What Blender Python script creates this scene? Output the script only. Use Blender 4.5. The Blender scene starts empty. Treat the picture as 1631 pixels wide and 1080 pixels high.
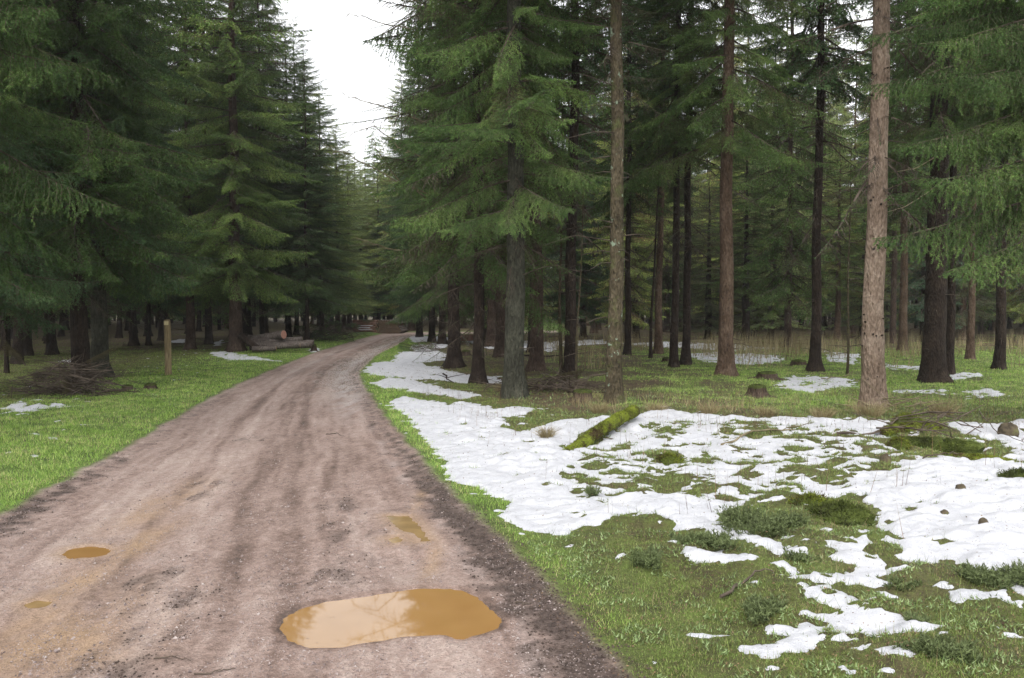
import bpy, math, random
import numpy as np
from mathutils import Vector, Matrix

# ------------------------------------------------------------------ scene, camera, light
scene = bpy.context.scene
PITCH = math.atan(50 / 1300.0)
FPX, CXP, CYP, CAMH = 1300.0, 815.5, 540.0, 1.6
cam_d = bpy.data.cameras.new("camera")
cam = bpy.data.objects.new("camera", cam_d)
scene.collection.objects.link(cam)
cam.location = (0, 0, CAMH)
cam.rotation_euler = (math.pi / 2 - PITCH, 0, 0)
cam_d.sensor_width = 36.0
cam_d.lens = FPX / 1631.0 * 36.0
cam_d.clip_start = 0.05
cam_d.clip_end = 2000
scene.camera = cam

SUN_EL, SUN_ROT = math.radians(52), math.radians(200)   # high and veiled, behind the camera
world = bpy.data.worlds.new("World")
scene.world = world
world.use_nodes = True
wn = world.node_tree
bg = wn.nodes["Background"]
sky = wn.nodes.new("ShaderNodeTexSky")
sky.sky_type = 'NISHITA'
sky.sun_disc = False
sky.sun_elevation = SUN_EL
sky.sun_rotation = SUN_ROT
sky.air_density = 1.0
sky.dust_density = 6.0
hs = wn.nodes.new("ShaderNodeHueSaturation")
hs.inputs["Saturation"].default_value = 0.12
wn.links.new(sky.outputs[0], hs.inputs["Color"])
wmix = wn.nodes.new("ShaderNodeMix"); wmix.data_type = 'RGBA'
wmix.inputs[0].default_value = 0.6
wmix.inputs[7].default_value = (9.0, 9.1, 9.4, 1)       # even cloud sheet
wn.links.new(hs.outputs[0], wmix.inputs[6])
wn.links.new(wmix.outputs[2], bg.inputs["Color"])
bg.inputs["Strength"].default_value = 0.15
sun_d = bpy.data.lights.new("sun", 'SUN')
sun_d.energy = 1.0
sun_d.angle = math.radians(45)
sun_d.color = (1.0, 0.97, 0.93)
sun = bpy.data.objects.new("sun", sun_d)
scene.collection.objects.link(sun)
az = SUN_ROT
sdir = Vector((math.sin(az) * math.cos(SUN_EL), math.cos(az) * math.cos(SUN_EL), math.sin(SUN_EL)))
sun.rotation_euler = (-sdir).to_track_quat('-Z', 'Y').to_euler()
scene.view_settings.view_transform = 'Standard'
scene.view_settings.look = 'None'
scene.view_settings.exposure = 0.76
scene.view_settings.gamma = 1.0
scene.cycles.max_bounces = 6
scene.cycles.diffuse_bounces = 3
scene.cycles.glossy_bounces = 2
scene.cycles.transmission_bounces = 2
scene.cycles.volume_bounces = 0
scene.cycles.use_denoising = True

# ------------------------------------------------------------------ helpers
C = scene.collection
cp, sp = math.cos(PITCH), math.sin(PITCH)
def G(px, py, h=0.0):
    """point of height h seen at photo pixel px,py"""
    xc = (px - CXP) / FPX; yc = (CYP - py) / FPX
    dy = cp + yc * sp; dz = -sp + yc * cp
    t = (CAMH - h) / (-dz)
    return (xc * t, dy * t)
def GA(lst):
    return np.array([G(*p) for p in lst])

def _hash(ix, iy, seed):
    h = (ix.astype(np.int64) * 374761393 + iy.astype(np.int64) * 668265263 + seed * 1442695041) & 0xFFFFFFFF
    h = ((h ^ (h >> 13)) * 1274126177) & 0xFFFFFFFF
    h = h ^ (h >> 16)
    return h.astype(np.float64) / 4294967296.0 * 2 * math.pi
def pnoise(x, y, seed=0):
    x = np.asarray(x, float); y = np.asarray(y, float)
    ix = np.floor(x); iy = np.floor(y)
    fx = x - ix; fy = y - iy
    u = fx * fx * fx * (fx * (fx * 6 - 15) + 10); v = fy * fy * fy * (fy * (fy * 6 - 15) + 10)
    def g(dx, dy):
        a = _hash(ix + dx, iy + dy, seed)
        return np.cos(a) * (fx - dx) + np.sin(a) * (fy - dy)
    a = g(0, 0) * (1 - u) + g(1, 0) * u
    b = g(0, 1) * (1 - u) + g(1, 1) * u
    return (a * (1 - v) + b * v) * 1.5
def fbm(x, y, seed=0, oct=4, gain=0.5):
    s = 0; a = 1.0; f = 1.0; t = 0
    for o in range(oct):
        s = s + a * pnoise(x * f, y * f, seed + o * 17); t += a
        a *= gain; f *= 2.03
    return s / t
def sstep(a, b, x):
    t = np.clip((x - a) / (b - a), 0, 1)
    return t * t * (3 - 2 * t)
def poly_sd(X, Y, poly, margin=1.0):
    """signed distance (positive inside), -margin where far"""
    out = np.full(X.shape, -margin)
    m = (X > poly[:, 0].min() - margin) & (X < poly[:, 0].max() + margin) & (Y > poly[:, 1].min() - margin) & (Y < poly[:, 1].max() + margin)
    x = X[m]; y = Y[m]
    if x.size == 0: return out
    d2 = np.full(x.shape, 1e9); ins = np.zeros(x.shape, bool)
    n = len(poly)
    for i in range(n):
        ax, ay = poly[i]; bx, by = poly[(i + 1) % n]
        ex, ey = bx - ax, by - ay
        t = np.clip(((x - ax) * ex + (y - ay) * ey) / (ex * ex + ey * ey + 1e-12), 0, 1)
        d2 = np.minimum(d2, (x - ax - t * ex) ** 2 + (y - ay - t * ey) ** 2)
        c = ((ay > y) != (by > y)) & (x < (bx - ax) * (y - ay) / (by - ay + 1e-12) + ax)
        ins ^= c
    d = np.sqrt(d2)
    out[m] = np.maximum(np.where(ins, d, -d), -margin)
    return out

def mk_mesh(name, V, F, mats, midx=None, smooth=True, attrs=None, nside=3):
    V = np.asarray(V, np.float32); F = np.asarray(F, np.int32)
    me = bpy.data.meshes.new(name)
    me.vertices.add(len(V)); me.vertices.foreach_set("co", V.ravel())
    me.loops.add(F.size); me.loops.foreach_set("vertex_index", F.ravel())
    me.polygons.add(len(F))
    me.polygons.foreach_set("loop_start", np.arange(0, F.size, nside, dtype=np.int32))
    me.polygons.foreach_set("loop_total", np.full(len(F), nside, np.int32))
    for m in mats: me.materials.append(m)
    if midx is not None: me.polygons.foreach_set("material_index", np.asarray(midx, np.int32))
    me.polygons.foreach_set("use_smooth", np.full(len(F), smooth, bool))
    me.update(calc_edges=True)
    if attrs:
        for k, (dom, a) in attrs.items():
            at = me.attributes.new(k, 'FLOAT', dom)
            at.data.foreach_set("value", np.asarray(a, np.float32))
    return me
def link(name, me, parent=None, loc=None):
    o = bpy.data.objects.new(name, me)
    C.objects.link(o)
    if parent is not None: o.parent = parent
    if loc is not None: o.location = loc
    return o
def tag(o, label=None, cat=None, group=None, kind=None):
    if label: o["label"] = label
    if cat: o["category"] = cat
    if group: o["group"] = group
    if kind: o["kind"] = kind
    return o
class MB:
    """collects tubes, lumps and triangles into one mesh"""
    def __init__(s): s.V = []; s.F = []; s.M = []; s.n = 0
    def add(s, V, F, m=0):
        V = np.asarray(V, float); F = np.asarray(F, int)
        s.V.append(V); s.F.append(F + s.n); s.M.append(np.full(len(F), m)); s.n += len(V)
    def tube(s, P, R, sides=6, m=0, cap=True, rough=0.0, rng=None, capm=None):
        P = np.asarray(P, float); R = np.broadcast_to(np.asarray(R, float), (len(P),))
        T = np.gradient(P, axis=0); T /= np.linalg.norm(T, axis=1)[:, None] + 1e-9
        a = np.array([0, 0, 1.0]) if abs(T[0][2]) < 0.9 else np.array([1.0, 0, 0])
        rings = []
        for i in range(len(P)):
            u = np.cross(T[i], a); u /= np.linalg.norm(u) + 1e-9
            w = np.cross(T[i], u)
            th = np.linspace(0, 2 * math.pi, sides, endpoint=False)
            rr = R[i] * (1 + (rng.normal(0, rough, sides) if rng is not None and rough else 0))
            rings.append(P[i] + (np.cos(th) * rr)[:, None] * u + (np.sin(th) * rr)[:, None] * w)
        V = np.concatenate(rings); F = []
        for i in range(len(P) - 1):
            for j in range(sides):
                k = (j + 1) % sides
                a0, b0, c0, d0 = i * sides + j, i * sides + k, (i + 1) * sides + k, (i + 1) * sides + j
                F += [(a0, b0, c0), (a0, c0, d0)]
        s.add(V, F, m)
        if cap:
            for e, ring in ((0, rings[0]), (1, rings[-1])):
                V = np.vstack([ring, P[0] if e == 0 else P[-1]])
                s.add(V, [((j + 1) % sides, j, sides) if e else (j, (j + 1) % sides, sides) for j in range(sides)], m if capm is None else capm)
    def build(s, name, mats, parent=None, smooth=True, loc=None):
        me = mk_mesh(name, np.concatenate(s.V), np.concatenate(s.F), mats, np.concatenate(s.M), smooth)
        return link(name, me, parent, loc)

# ------------------------------------------------------------------ materials
def new_mat(name, rough=0.8, spec=0.3):
    m = bpy.data.materials.new(name); m.use_nodes = True
    b = m.node_tree.nodes["Principled BSDF"]
    b.inputs["Roughness"].default_value = rough
    b.inputs["Specular IOR Level"].default_value = spec
    return m, m.node_tree, b
def N(t, typ, **kw):
    n = t.nodes.new(typ)
    for k, v in kw.items(): setattr(n, k, v)
    return n
def noise(t, vec, scale, detail=3, rough=0.55):
    n = N(t, "ShaderNodeTexNoise"); n.inputs["Scale"].default_value = scale
    n.inputs["Detail"].default_value = detail; n.inputs["Roughness"].default_value = rough
    if vec is not None: t.links.new(vec, n.inputs["Vector"])
    return n.outputs["Fac"]
def ramp(t, fac, stops):
    r = N(t, "ShaderNodeValToRGB")
    el = r.color_ramp.elements
    while len(el) < len(stops): el.new(0.5)
    for e, (p, c) in zip(el, stops):
        e.position = p; e.color = (c, c, c, 1) if not hasattr(c, '__len__') else (*c, 1)
    t.links.new(fac, r.inputs["Fac"]); return r.outputs["Color"]
def mixc(t, fac, a, b, mode='MIX'):
    n = N(t, "ShaderNodeMix"); n.data_type = 'RGBA'; n.blend_type = mode
    for s, v in ((0, fac), (6, a), (7, b)):
        if hasattr(v, 'type') or hasattr(v, 'is_linked'): t.links.new(v, n.inputs[s])
        elif isinstance(v, (int, float)): n.inputs[s].default_value = v if s == 0 else (v, v, v, 1)
        else: n.inputs[s].default_value = (*v, 1)
    return n.outputs[2]
def math_(t, op, a, b=0.0, clamp=False):
    n = N(t, "ShaderNodeMath"); n.operation = op; n.use_clamp = clamp
    for i, v in enumerate((a, b)):
        if isinstance(v, (int, float)): n.inputs[i].default_value = v
        else: t.links.new(v, n.inputs[i])
    return n.outputs[0]
def attr(t, name):
    n = N(t, "ShaderNodeAttribute"); n.attribute_name = name; return n.outputs["Fac"]
def bump(t, b, h, strength=0.5, dist=0.02):
    n = N(t, "ShaderNodeBump"); n.inputs["Strength"].default_value = strength; n.inputs["Distance"].default_value = dist
    t.links.new(h, n.inputs["Height"]); t.links.new(n.outputs[0], b.inputs["Normal"])
def objvec(t, sc=None):
    tc = N(t, "ShaderNodeTexCoord")
    if sc is None: return tc.outputs["Object"]
    mp = N(t, "ShaderNodeMapping"); mp.inputs["Scale"].default_value = sc
    t.links.new(tc.outputs["Object"], mp.inputs["Vector"]); return mp.outputs[0]

def bark_mat(name, dark, mid, light, moss=0.0, mosscol=(0.09, 0.12, 0.035), lichen=0.0):
    m, t, b = new_mat(name, 0.9, 0.15)
    v = objvec(t, (1, 1, 0.35)); v1 = objvec(t)
    plates = N(t, "ShaderNodeTexVoronoi"); plates.inputs["Scale"].default_value = 38
    t.links.new(v, plates.inputs["Vector"])
    n1 = noise(t, v, 22, 4, 0.7); n2 = noise(t, v1, 2.2, 3); n3 = noise(t, objvec(t, (1, 1, .4)), 26, 4, .7)
    f = math_(t, 'ADD', math_(t, 'MULTIPLY', n1, 0.55), math_(t, 'MULTIPLY', n2, 0.45))
    col = ramp(t, f, [(0.30, dark), (0.5, mid), (0.68, light)])
    col = mixc(t, ramp(t, n3, [(.34, .8), (.46, 0.0)]), col, tuple(c * .75 for c in dark))
    if moss > 0:
        tc = N(t, "ShaderNodeTexCoord"); 
        mn = noise(t, v1, 3.5, 4, .65)
        f2 = ramp(t, math_(t, 'ADD', mn, moss - 0.5), [(0.45, 0.0), (0.6, 1.0)])
        col = mixc(t, f2, col, mosscol)
    if lichen > 0:
        ln = noise(t, v1, 6, 4, .7)
        col = mixc(t, ramp(t, ln, [(0.62 - lichen * .2, 0.0), (0.68 - lichen * .2, 1.0)]), col, (0.26, 0.33, 0.24))
    t.links.new(col, b.inputs["Base Color"])
    h = math_(t, 'ADD', math_(t, 'MULTIPLY', n1, 0.6), math_(t, 'MULTIPLY', plates.outputs["Distance"], 0.8))
    bump(t, b, h, 1.0, 0.035)
    return m
M = {}
M['bark'] = bark_mat("spruce_bark", (0.028, 0.019, 0.014), (0.07, 0.048, 0.036), (0.15, 0.11, 0.085))
M['bark_dark'] = bark_mat("dark_spruce_bark", (0.012, 0.009, 0.007), (0.035, 0.025, 0.019), (0.075, 0.055, 0.042))
M['bark_brown'] = bark_mat("brown_spruce_bark", (0.045, 0.028, 0.018), (0.12, 0.08, 0.055), (0.22, 0.16, 0.115), 0.10)
M['bark_pale'] = bark_mat("pale_spruce_bark", (0.11, 0.075, 0.052), (0.25, 0.185, 0.138), (0.40, 0.32, 0.25))
M['bark_moss'] = bark_mat("mossy_spruce_bark", (0.03, 0.026, 0.016), (0.085, 0.068, 0.042), (0.17, 0.14, 0.09), 0.42, (0.085, 0.095, 0.035), 0.05)
M['bark_lichen'] = bark_mat("lichened_bark", (0.022, 0.021, 0.015), (0.052, 0.052, 0.038), (0.11, 0.11, 0.08), 0.3, (0.055, 0.062, 0.032), 0)
M['bark_log'] = bark_mat("log_bark", (0.05, 0.04, 0.035), (0.14, 0.115, 0.10), (0.26, 0.22, 0.19), 0.12)
M['bark_red'] = bark_mat("larch_log_bark", (0.07, 0.035, 0.022), (0.2, 0.11, 0.075), (0.36, 0.22, 0.16))

def foliage_mat(name, c1, c2, c3):
    m, t, b = new_mat(name, 0.75, 0.12)
    v = objvec(t)
    n1 = noise(t, v, 1.1, 2); n2 = noise(t, v, 14, 2)
    oi = N(t, "ShaderNodeObjectInfo")
    f = math_(t, 'ADD', math_(t, 'MULTIPLY', n1, 0.55), math_(t, 'ADD', math_(t, 'MULTIPLY', n2, 0.4), math_(t, 'MULTIPLY', oi.outputs["Random"], 0.10)))
    col = ramp(t, f, [(0.36, c1), (0.52, c2), (0.68, c3)])
    col = mixc(t, 1.0, col, oi.outputs["Color"], 'MULTIPLY')     # each tree's tint; on far ones it also brightens for missing daylight
    t.links.new(col, b.inputs["Base Color"])
    return m
M['needle'] = foliage_mat("spruce_needles", (0.040, 0.076, 0.024), (0.092, 0.170, 0.048), (0.22, 0.34, 0.090))
M['needle_blue'] = foliage_mat("grey_green_needles", (0.042, 0.084, 0.038), (0.094, 0.172, 0.068), (0.20, 0.31, 0.115))
M['needle_old'] = foliage_mat("old_brown_needles", (0.05, 0.045, 0.022), (0.085, 0.075, 0.038), (0.14, 0.12, 0.06))
m, t, b = new_mat("dead_twig", 0.9, 0.1)
t.links.new(ramp(t, noise(t, objvec(t), 6, 3), [(.3, (0.045, 0.034, 0.026)), (.7, (0.15, 0.12, 0.095))]), b.inputs["Base Color"]); M['twig'] = m
m, t, b = new_mat("pale_twig", 0.85, 0.1)
t.links.new(ramp(t, noise(t, objvec(t), 6, 3), [(.3, (0.12, 0.10, 0.055)), (.7, (0.27, 0.23, 0.15))]), b.inputs["Base Color"]); M['twig_pale'] = m
m, t, b = new_mat("bright_moss", 0.95, 0.1)
v = objvec(t); nn = noise(t, v, 5, 4); n3 = noise(t, v, 60, 3)
t.links.new(ramp(t, math_(t, 'ADD', math_(t, 'MULTIPLY', nn, .6), math_(t, 'MULTIPLY', n3, .4)), [(.43, (0.065, 0.045, 0.022)), (.52, (0.17, 0.215, 0.028)), (.68, (0.30, 0.32, 0.045))]), b.inputs["Base Color"])
bump(t, b, n3, 1, .03); M['moss'] = m
m, t, b = new_mat("dark_moss", 0.95, 0.1)
v = objvec(t); nn = noise(t, v, 5, 4); n3 = noise(t, v, 60, 3)
t.links.new(ramp(t, math_(t, 'ADD', math_(t, 'MULTIPLY', nn, .6), math_(t, 'MULTIPLY', n3, .4)), [(.35, (0.03, 0.028, 0.014)), (.5, (0.07, 0.09, 0.022)), (.68, (0.12, 0.15, 0.035))]), b.inputs["Base Color"])
bump(t, b, n3, 1, .03); M['moss_dark'] = m
def wood_mat(name, a, c):
    m, t, b = new_mat(name, 0.8, 0.2)
    n1 = noise(t, objvec(t, (1, 1, .15)), 25, 3)
    t.links.new(ramp(t, n1, [(.3, a), (.7, c)]), b.inputs["Base Color"]); bump(t, b, n1, .3, .005)
    return m
M['cut'] = wood_mat("cut_wood_pink", (0.42, 0.20, 0.15), (0.62, 0.34, 0.26))
M['cut_pale'] = wood_mat("cut_wood_weathered", (0.28, 0.18, 0.11), (0.5, 0.34, 0.2))
M['cut_dark'] = wood_mat("cut_wood_brown", (0.07, 0.05, 0.035), (0.20, 0.14, 0.09))
M['post'] = wood_mat("post_wood", (0.16, 0.12, 0.065), (0.36, 0.28, 0.16))
M['marker'] = wood_mat("waymark_plate", (0.62, 0.52, 0.28), (0.78, 0.68, 0.42))
m, t, b = new_mat("stone_brown", 0.9, 0.2)
v = objvec(t); nn = noise(t, v, 9, 4)
t.links.new(ramp(t, nn, [(.35, (0.035, 0.028, 0.02)), (.55, (0.10, 0.08, 0.05)), (.7, (0.14, 0.15, 0.05))]), b.inputs["Base Color"])
bump(t, b, nn, 1, .02); M['stone'] = m
m, t, b = new_mat("gravel_stone", 0.75, 0.35)
v = objvec(t); nn = noise(t, v, 25, 1)
t.links.new(ramp(t, nn, [(.3, (0.10, 0.075, 0.07)), (.5, (0.27, 0.215, 0.20)), (.75, (0.46, 0.40, 0.37))]), b.inputs["Base Color"]); M['gravel'] = m

def blade_mat(name, stops):
    m, t, b = new_mat(name, 0.6, 0.25)
    tint = attr(t, "tint"); n1 = noise(t, objvec(t), 1.3, 3)
    f = math_(t, 'ADD', math_(t, 'MULTIPLY', tint, 0.5), math_(t, 'MULTIPLY', n1, 0.5))
    t.links.new(ramp(t, f, stops), b.inputs["Base Color"])
    return m
M['blade'] = blade_mat("grass_blade", [(0.2, (0.07, 0.11, 0.022)), (0.40, (0.20, 0.34, 0.055)), (0.56, (0.34, 0.53, 0.10)), (.66, (0.48, 0.58, 0.18)), (.74, (0.50, 0.43, 0.22))])
M['blade_moss'] = blade_mat("moss_grass_blade", [(0.2, (0.07, 0.05, 0.025)), (0.36, (0.10, 0.15, 0.03)), (0.52, (0.18, 0.26, 0.055)), (0.66, (0.26, 0.31, 0.10)), (.76, (0.30, 0.22, 0.13))])
M['leafy'] = blade_mat("herb_leaf", [(0.2, (0.07, 0.10, 0.035)), (0.5, (0.16, 0.23, 0.08)), (0.75, (0.30, 0.38, 0.18)), (.85, (.35, .28, .17))])
M['straw'] = blade_mat("dry_grass_straw", [(0.2, (0.13, 0.10, 0.05)), (0.5, (0.27, 0.22, 0.11)), (0.8, (0.42, 0.36, 0.2))])
M['heather'] = blade_mat("heather_leaf", [(0.2, (0.055, 0.06, 0.026)), (0.5, (0.10, 0.13, 0.05)), (0.8, (0.18, 0.22, 0.09))])
M['litter'] = blade_mat("forest_litter", [(0.2, (0.05, 0.03, 0.02)), (0.5, (0.13, 0.075, 0.045)), (0.8, (0.26, 0.17, 0.09))])

# snow
m, t, b = new_mat("melting_snow", 0.6, 0.3)
v = objvec(t); n1 = noise(t, v, 150, 3, .7); n2 = noise(t, v, 9, 3)
t.links.new(ramp(t, math_(t, 'ADD', math_(t, 'MULTIPLY', n1, .6), math_(t, 'MULTIPLY', n2, .4)), [(.30, (0.40, 0.40, 0.43)), (.46, (0.55, 0.555, 0.585)), (.66, (0.71, 0.71, 0.73))]), b.inputs["Base Color"])
bump(t, b, math_(t, 'ADD', n1, math_(t, 'MULTIPLY', n2, 2.0)), 0.7, 0.02); M['snow'] = m
# puddle water
m, t, b = new_mat("muddy_water", 0.03, 0.5)
v = objvec(t)
b.inputs["Coat Weight"].default_value = 0.12; b.inputs["Coat Roughness"].default_value = 0.0; b.inputs["Coat IOR"].default_value = 1.6
t.links.new(ramp(t, noise(t, v, 2.5, 2), [(.3, (0.255, 0.140, 0.048)), (.7, (0.30, 0.172, 0.064))]), b.inputs["Base Color"])
bump(t, b, noise(t, v, 14, 2), 0.02, 0.002); M['water'] = m
m, t, b = new_mat("shallow_muddy_water", 0.08, 0.5)
t.links.new(ramp(t, noise(t, objvec(t), 8, 3), [(.3, (0.20, 0.13, 0.06)), (.7, (0.30, 0.20, 0.09))]), b.inputs["Base Color"]); M['water2'] = m

# ground
m, t, b = new_mat("forest_ground", 0.85, 0.3)
v = objvec(t)
fine = noise(t, v, 130, 4, .75); med = noise(t, v, 22, 4, .65); big = noise(t, v, 3.0, 4, .6)
peb = N(t, "ShaderNodeTexVoronoi"); peb.inputs["Scale"].default_value = 75; t.links.new(v, peb.inputs["Vector"])
tone = attr(t, "tone")
f = math_(t, 'ADD', tone, math_(t, 'ADD', math_(t, 'MULTIPLY', math_(t, 'SUBTRACT', fine, .5), .55), math_(t, 'MULTIPLY', math_(t, 'SUBTRACT', med, .5), .65)))
road = ramp(t, f, [(0.15, (0.085, 0.060, 0.050)), (0.36, (0.180, 0.122, 0.098)), (0.58, (0.305, 0.220, 0.186)), (0.88, (0.44, 0.345, 0.300))])
road = mixc(t, math_(t, 'MULTIPLY', attr(t, "painted_sheen"), .7), road, (0.47, 0.42, 0.40))  # pale colour painted in for the sky's sheen on wet ruts
road = mixc(t, math_(t, 'MULTIPLY', attr(t, "orange"), 0.75), road, (0.40, 0.27, 0.165))
pebc = ramp(t, peb.outputs["Color"], [(.2, .72), (.8, 1.25)])
road = mixc(t, .5, road, mixc(t, 1.0, road, pebc, 'MULTIPLY'))
mudc = ramp(t, med, [(.3, (0.035, 0.024, 0.02)), (.7, (0.13, 0.095, 0.08))])
road = mixc(t, attr(t, "mud"), road, mudc)
soil = ramp(t, math_(t, 'ADD', math_(t, 'MULTIPLY', big, .5), math_(t, 'MULTIPLY', med, .5)), [(.35, (0.05, 0.034, 0.022)), (.5, (0.10, 0.07, 0.042)), (.65, (0.15, 0.115, 0.06))])
green = ramp(t, math_(t, 'ADD', math_(t, 'MULTIPLY', big, .6), math_(t, 'MULTIPLY', med, .4)), [(.35, (0.06, 0.085, 0.022)), (.5, (0.11, 0.17, 0.035)), (.65, (0.16, 0.27, 0.05))])
mossg = ramp(t, math_(t, 'ADD', math_(t, 'MULTIPLY', big, .6), math_(t, 'MULTIPLY', med, .4)), [(.36, (0.055, 0.042, 0.022)), (.47, (0.085, 0.085, 0.028)), (.62, (0.12, 0.15, 0.035))])
floor = mixc(t, attr(t, "green"), mossg, green)
floor = mixc(t, attr(t, "litter"), floor, soil)
col = mixc(t, attr(t, "road"), floor, road)
t.links.new(col, b.inputs["Base Color"])
wet = attr(t, "wet")
rr = math_(t, 'SUBTRACT', 0.82, math_(t, 'MULTIPLY', wet, math_(t, 'ADD', .38, math_(t, 'MULTIPLY', med, .35))), True)
t.links.new(rr, b.inputs["Roughness"])
bn = N(t, "ShaderNodeBump"); bn.inputs["Distance"].default_value = .012
t.links.new(math_(t, 'ADD', math_(t, 'ADD', fine, math_(t, 'MULTIPLY', med, 2.0)), math_(t, 'MULTIPLY', peb.outputs["Distance"], .8)), bn.inputs["Height"])
t.links.new(math_(t, 'SUBTRACT', 1.0, math_(t, 'MULTIPLY', wet, .6)), bn.inputs["Strength"]); t.links.new(bn.outputs[0], b.inputs["Normal"])
M['ground'] = m

# ------------------------------------------------------------------ layout of the ground
L_px = [(0, 820), (60, 788), (110, 760), (180, 725), (250, 682), (310, 647), (370, 616), (440, 586), (500, 562), (560, 544), (592, 535)]
R_px = [(1000, 1080), (930, 990), (850, 905), (760, 822), (690, 750), (640, 692), (600, 645), (578, 612), (574, 592), (598, 567), (640, 546), (652, 537)]
gl = GA(L_px); gr = GA(R_px)
LY = np.concatenate([[-8, 3.0], gl[:, 1], [52, 54.5, 57]]); LX = np.concatenate([[-2.2, -3.3], gl[:, 0], [-8.0, 0, 3]])
RY = np.concatenate([[-8, 1.0], gr[:, 1], [49.5, 51, 52.5]]); RX = np.concatenate([[2.2, 1.05], gr[:, 0], [-4.5, 0, 3]])
def XL(Y): return np.interp(Y, LY, LX)
def XR(Y): return np.interp(Y, RY, RX)
def road_sd(X, Y):
    n = 0.10 * fbm(X * 1.5, Y * 1.5, 5, 4)
    return np.minimum(X - XL(Y), XR(Y) - X) * 0.93 + n

puddle_px = [(437, 1002), (445, 985), (475, 968), (520, 955), (560, 950), (600, 945), (640, 937), (690, 934), (740, 938), (765, 950), (785, 968), (807, 985), (800, 1000), (770, 1010), (735, 1020), (700, 1012), (650, 1014), (590, 1024), (540, 1033), (490, 1033), (455, 1020)]
pud2_px = [(101, 882), (115, 873), (140, 870), (165, 871), (175, 877), (168, 884), (140, 888), (112, 889)]
pud3_px = [(616, 821), (650, 821), (668, 838), (686, 861), (664, 864), (640, 846)]
pud4_px = [(40, 962), (60, 955), (80, 958), (72, 966), (50, 969)]
pud5_px = [(618, 858), (632, 854), (640, 860), (630, 865)]
puds = [GA(p) for p in (puddle_px, pud2_px, pud3_px, pud4_px, pud5_px)]

snow_px = [
 [(648, 535), (700, 537), (735, 540), (690, 545), (660, 546)],
 [(655, 551), (700, 548), (720, 552), (690, 558), (660, 560)],
 [(622, 578), (640, 562), (690, 556), (715, 566), (712, 575), (650, 581)],
 [(574, 592), (598, 578), (640, 577), (690, 585), (745, 598), (800, 602), (795, 612), (750, 612), (700, 608), (640, 603), (600, 598)],
 [(592, 611), (620, 602), (660, 607), (700, 618), (768, 632), (730, 637), (680, 629), (640, 621), (605, 616)],
 [(620, 641), (650, 634), (690, 642), (715, 652), (735, 645), (760, 651), (800, 655), (850, 655), (845, 662), (800, 670), (795, 685), (830, 692), (870, 680), (900, 674), (960, 668), (990, 672), (1060, 656), (1130, 668), (1200, 674), (1290, 670), (1345, 680), (1370, 677), (1420, 686), (1480, 690), (1530, 682), (1570, 684), (1640, 680), (1760, 690), (1900, 760), (1900, 1000),
  (1631, 968), (1600, 950), (1560, 925), (1530, 912), (1480, 893), (1440, 872), (1395, 850), (1400, 820), (1370, 800), (1290, 795), (1200, 800), (1140, 825), (1145, 850), (1085, 850), (1060, 834), (1000, 830), (950, 846), (895, 855), (830, 845), (800, 820), (808, 800), (765, 782), (720, 766), (708, 740), (680, 705), (662, 680), (640, 660)],
 [(1120, 850), (1180, 858), (1240, 880), (1285, 897), (1240, 899), (1180, 875), (1130, 868)],
 [(1085, 884), (1115, 892), (1180, 896), (1220, 905), (1200, 913), (1140, 906), (1100, 896)],
 [(1228, 927), (1290, 932), (1340, 930), (1365, 918), (1325, 905), (1350, 892), (1400, 900), (1410, 920), (1452, 943), (1400, 948), (1350, 948), (1290, 944)],
 [(1275, 955), (1320, 952), (1370, 968), (1400, 962), (1402, 975), (1340, 980), (1290, 968)],
 [(1170, 1046), (1185, 1035), (1230, 1030), (1262, 1018), (1218, 1012), (1216, 1000), (1250, 1004), (1262, 1006), (1290, 990), (1340, 984), (1345, 970), (1395, 985), (1440, 990), (1495, 1010), (1510, 1020), (1490, 1031), (1400, 1025), (1425, 1040), (1458, 1062), (1430, 1064), (1370, 1042), (1330, 1030), (1300, 1035), (1265, 1050), (1215, 1058)],
 [(1330, 1070), (1365, 1082), (1370, 1095), (1335, 1092)],
 [(1505, 958), (1540, 955), (1600, 962), (1605, 972), (1560, 976), (1515, 972)],
 [(1310, 885), (1340, 878), (1380, 880), (1385, 893), (1350, 897)],
 [(1345, 870), (1400, 868), (1460, 880), (1500, 895), (1490, 912), (1440, 905), (1400, 895)],
 [(1260, 600), (1350, 606), (1370, 615), (1290, 625), (1235, 620)],
 [(1080, 566), (1140, 562), (1240, 568), (1250, 576), (1200, 582), (1130, 578)],
 [(1000, 548), (1060, 545), (1180, 550), (1240, 556), (1180, 560), (1060, 555)],
 [(1310, 560), (1370, 566), (1360, 580), (1320, 576)],
 [(1410, 580), (1480, 585), (1470, 592), (1420, 590)],
 [(1420, 622), (1500, 626), (1500, 632), (1430, 630)],
 [(1540, 628), (1575, 622), (1600, 632), (1560, 636)],
 [(1500, 600), (1560, 598), (1560, 604), (1510, 606)],
 [(880, 545), (960, 542), (970, 548), (900, 552)],
 [(740, 545), (800, 542), (900, 548), (880, 560), (780, 556)],
 [(332, 565), (360, 562), (400, 570), (442, 577), (400, 578), (352, 574)],
 [(3, 656), (30, 645), (75, 650), (62, 661), (25, 664)],
 [(84, 647), (118, 650), (100, 657)],
 [(95, 577), (140, 573), (150, 580), (110, 584)],
 [(262, 540), (290, 536), (297, 548), (275, 550)],
 [(490, 558), (508, 555), (512, 560), (500, 563)],
 [(340, 548), (352, 545), (352, 552), (342, 553)],
]
snow_polys = [GA(p) for p in snow_px]
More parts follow.
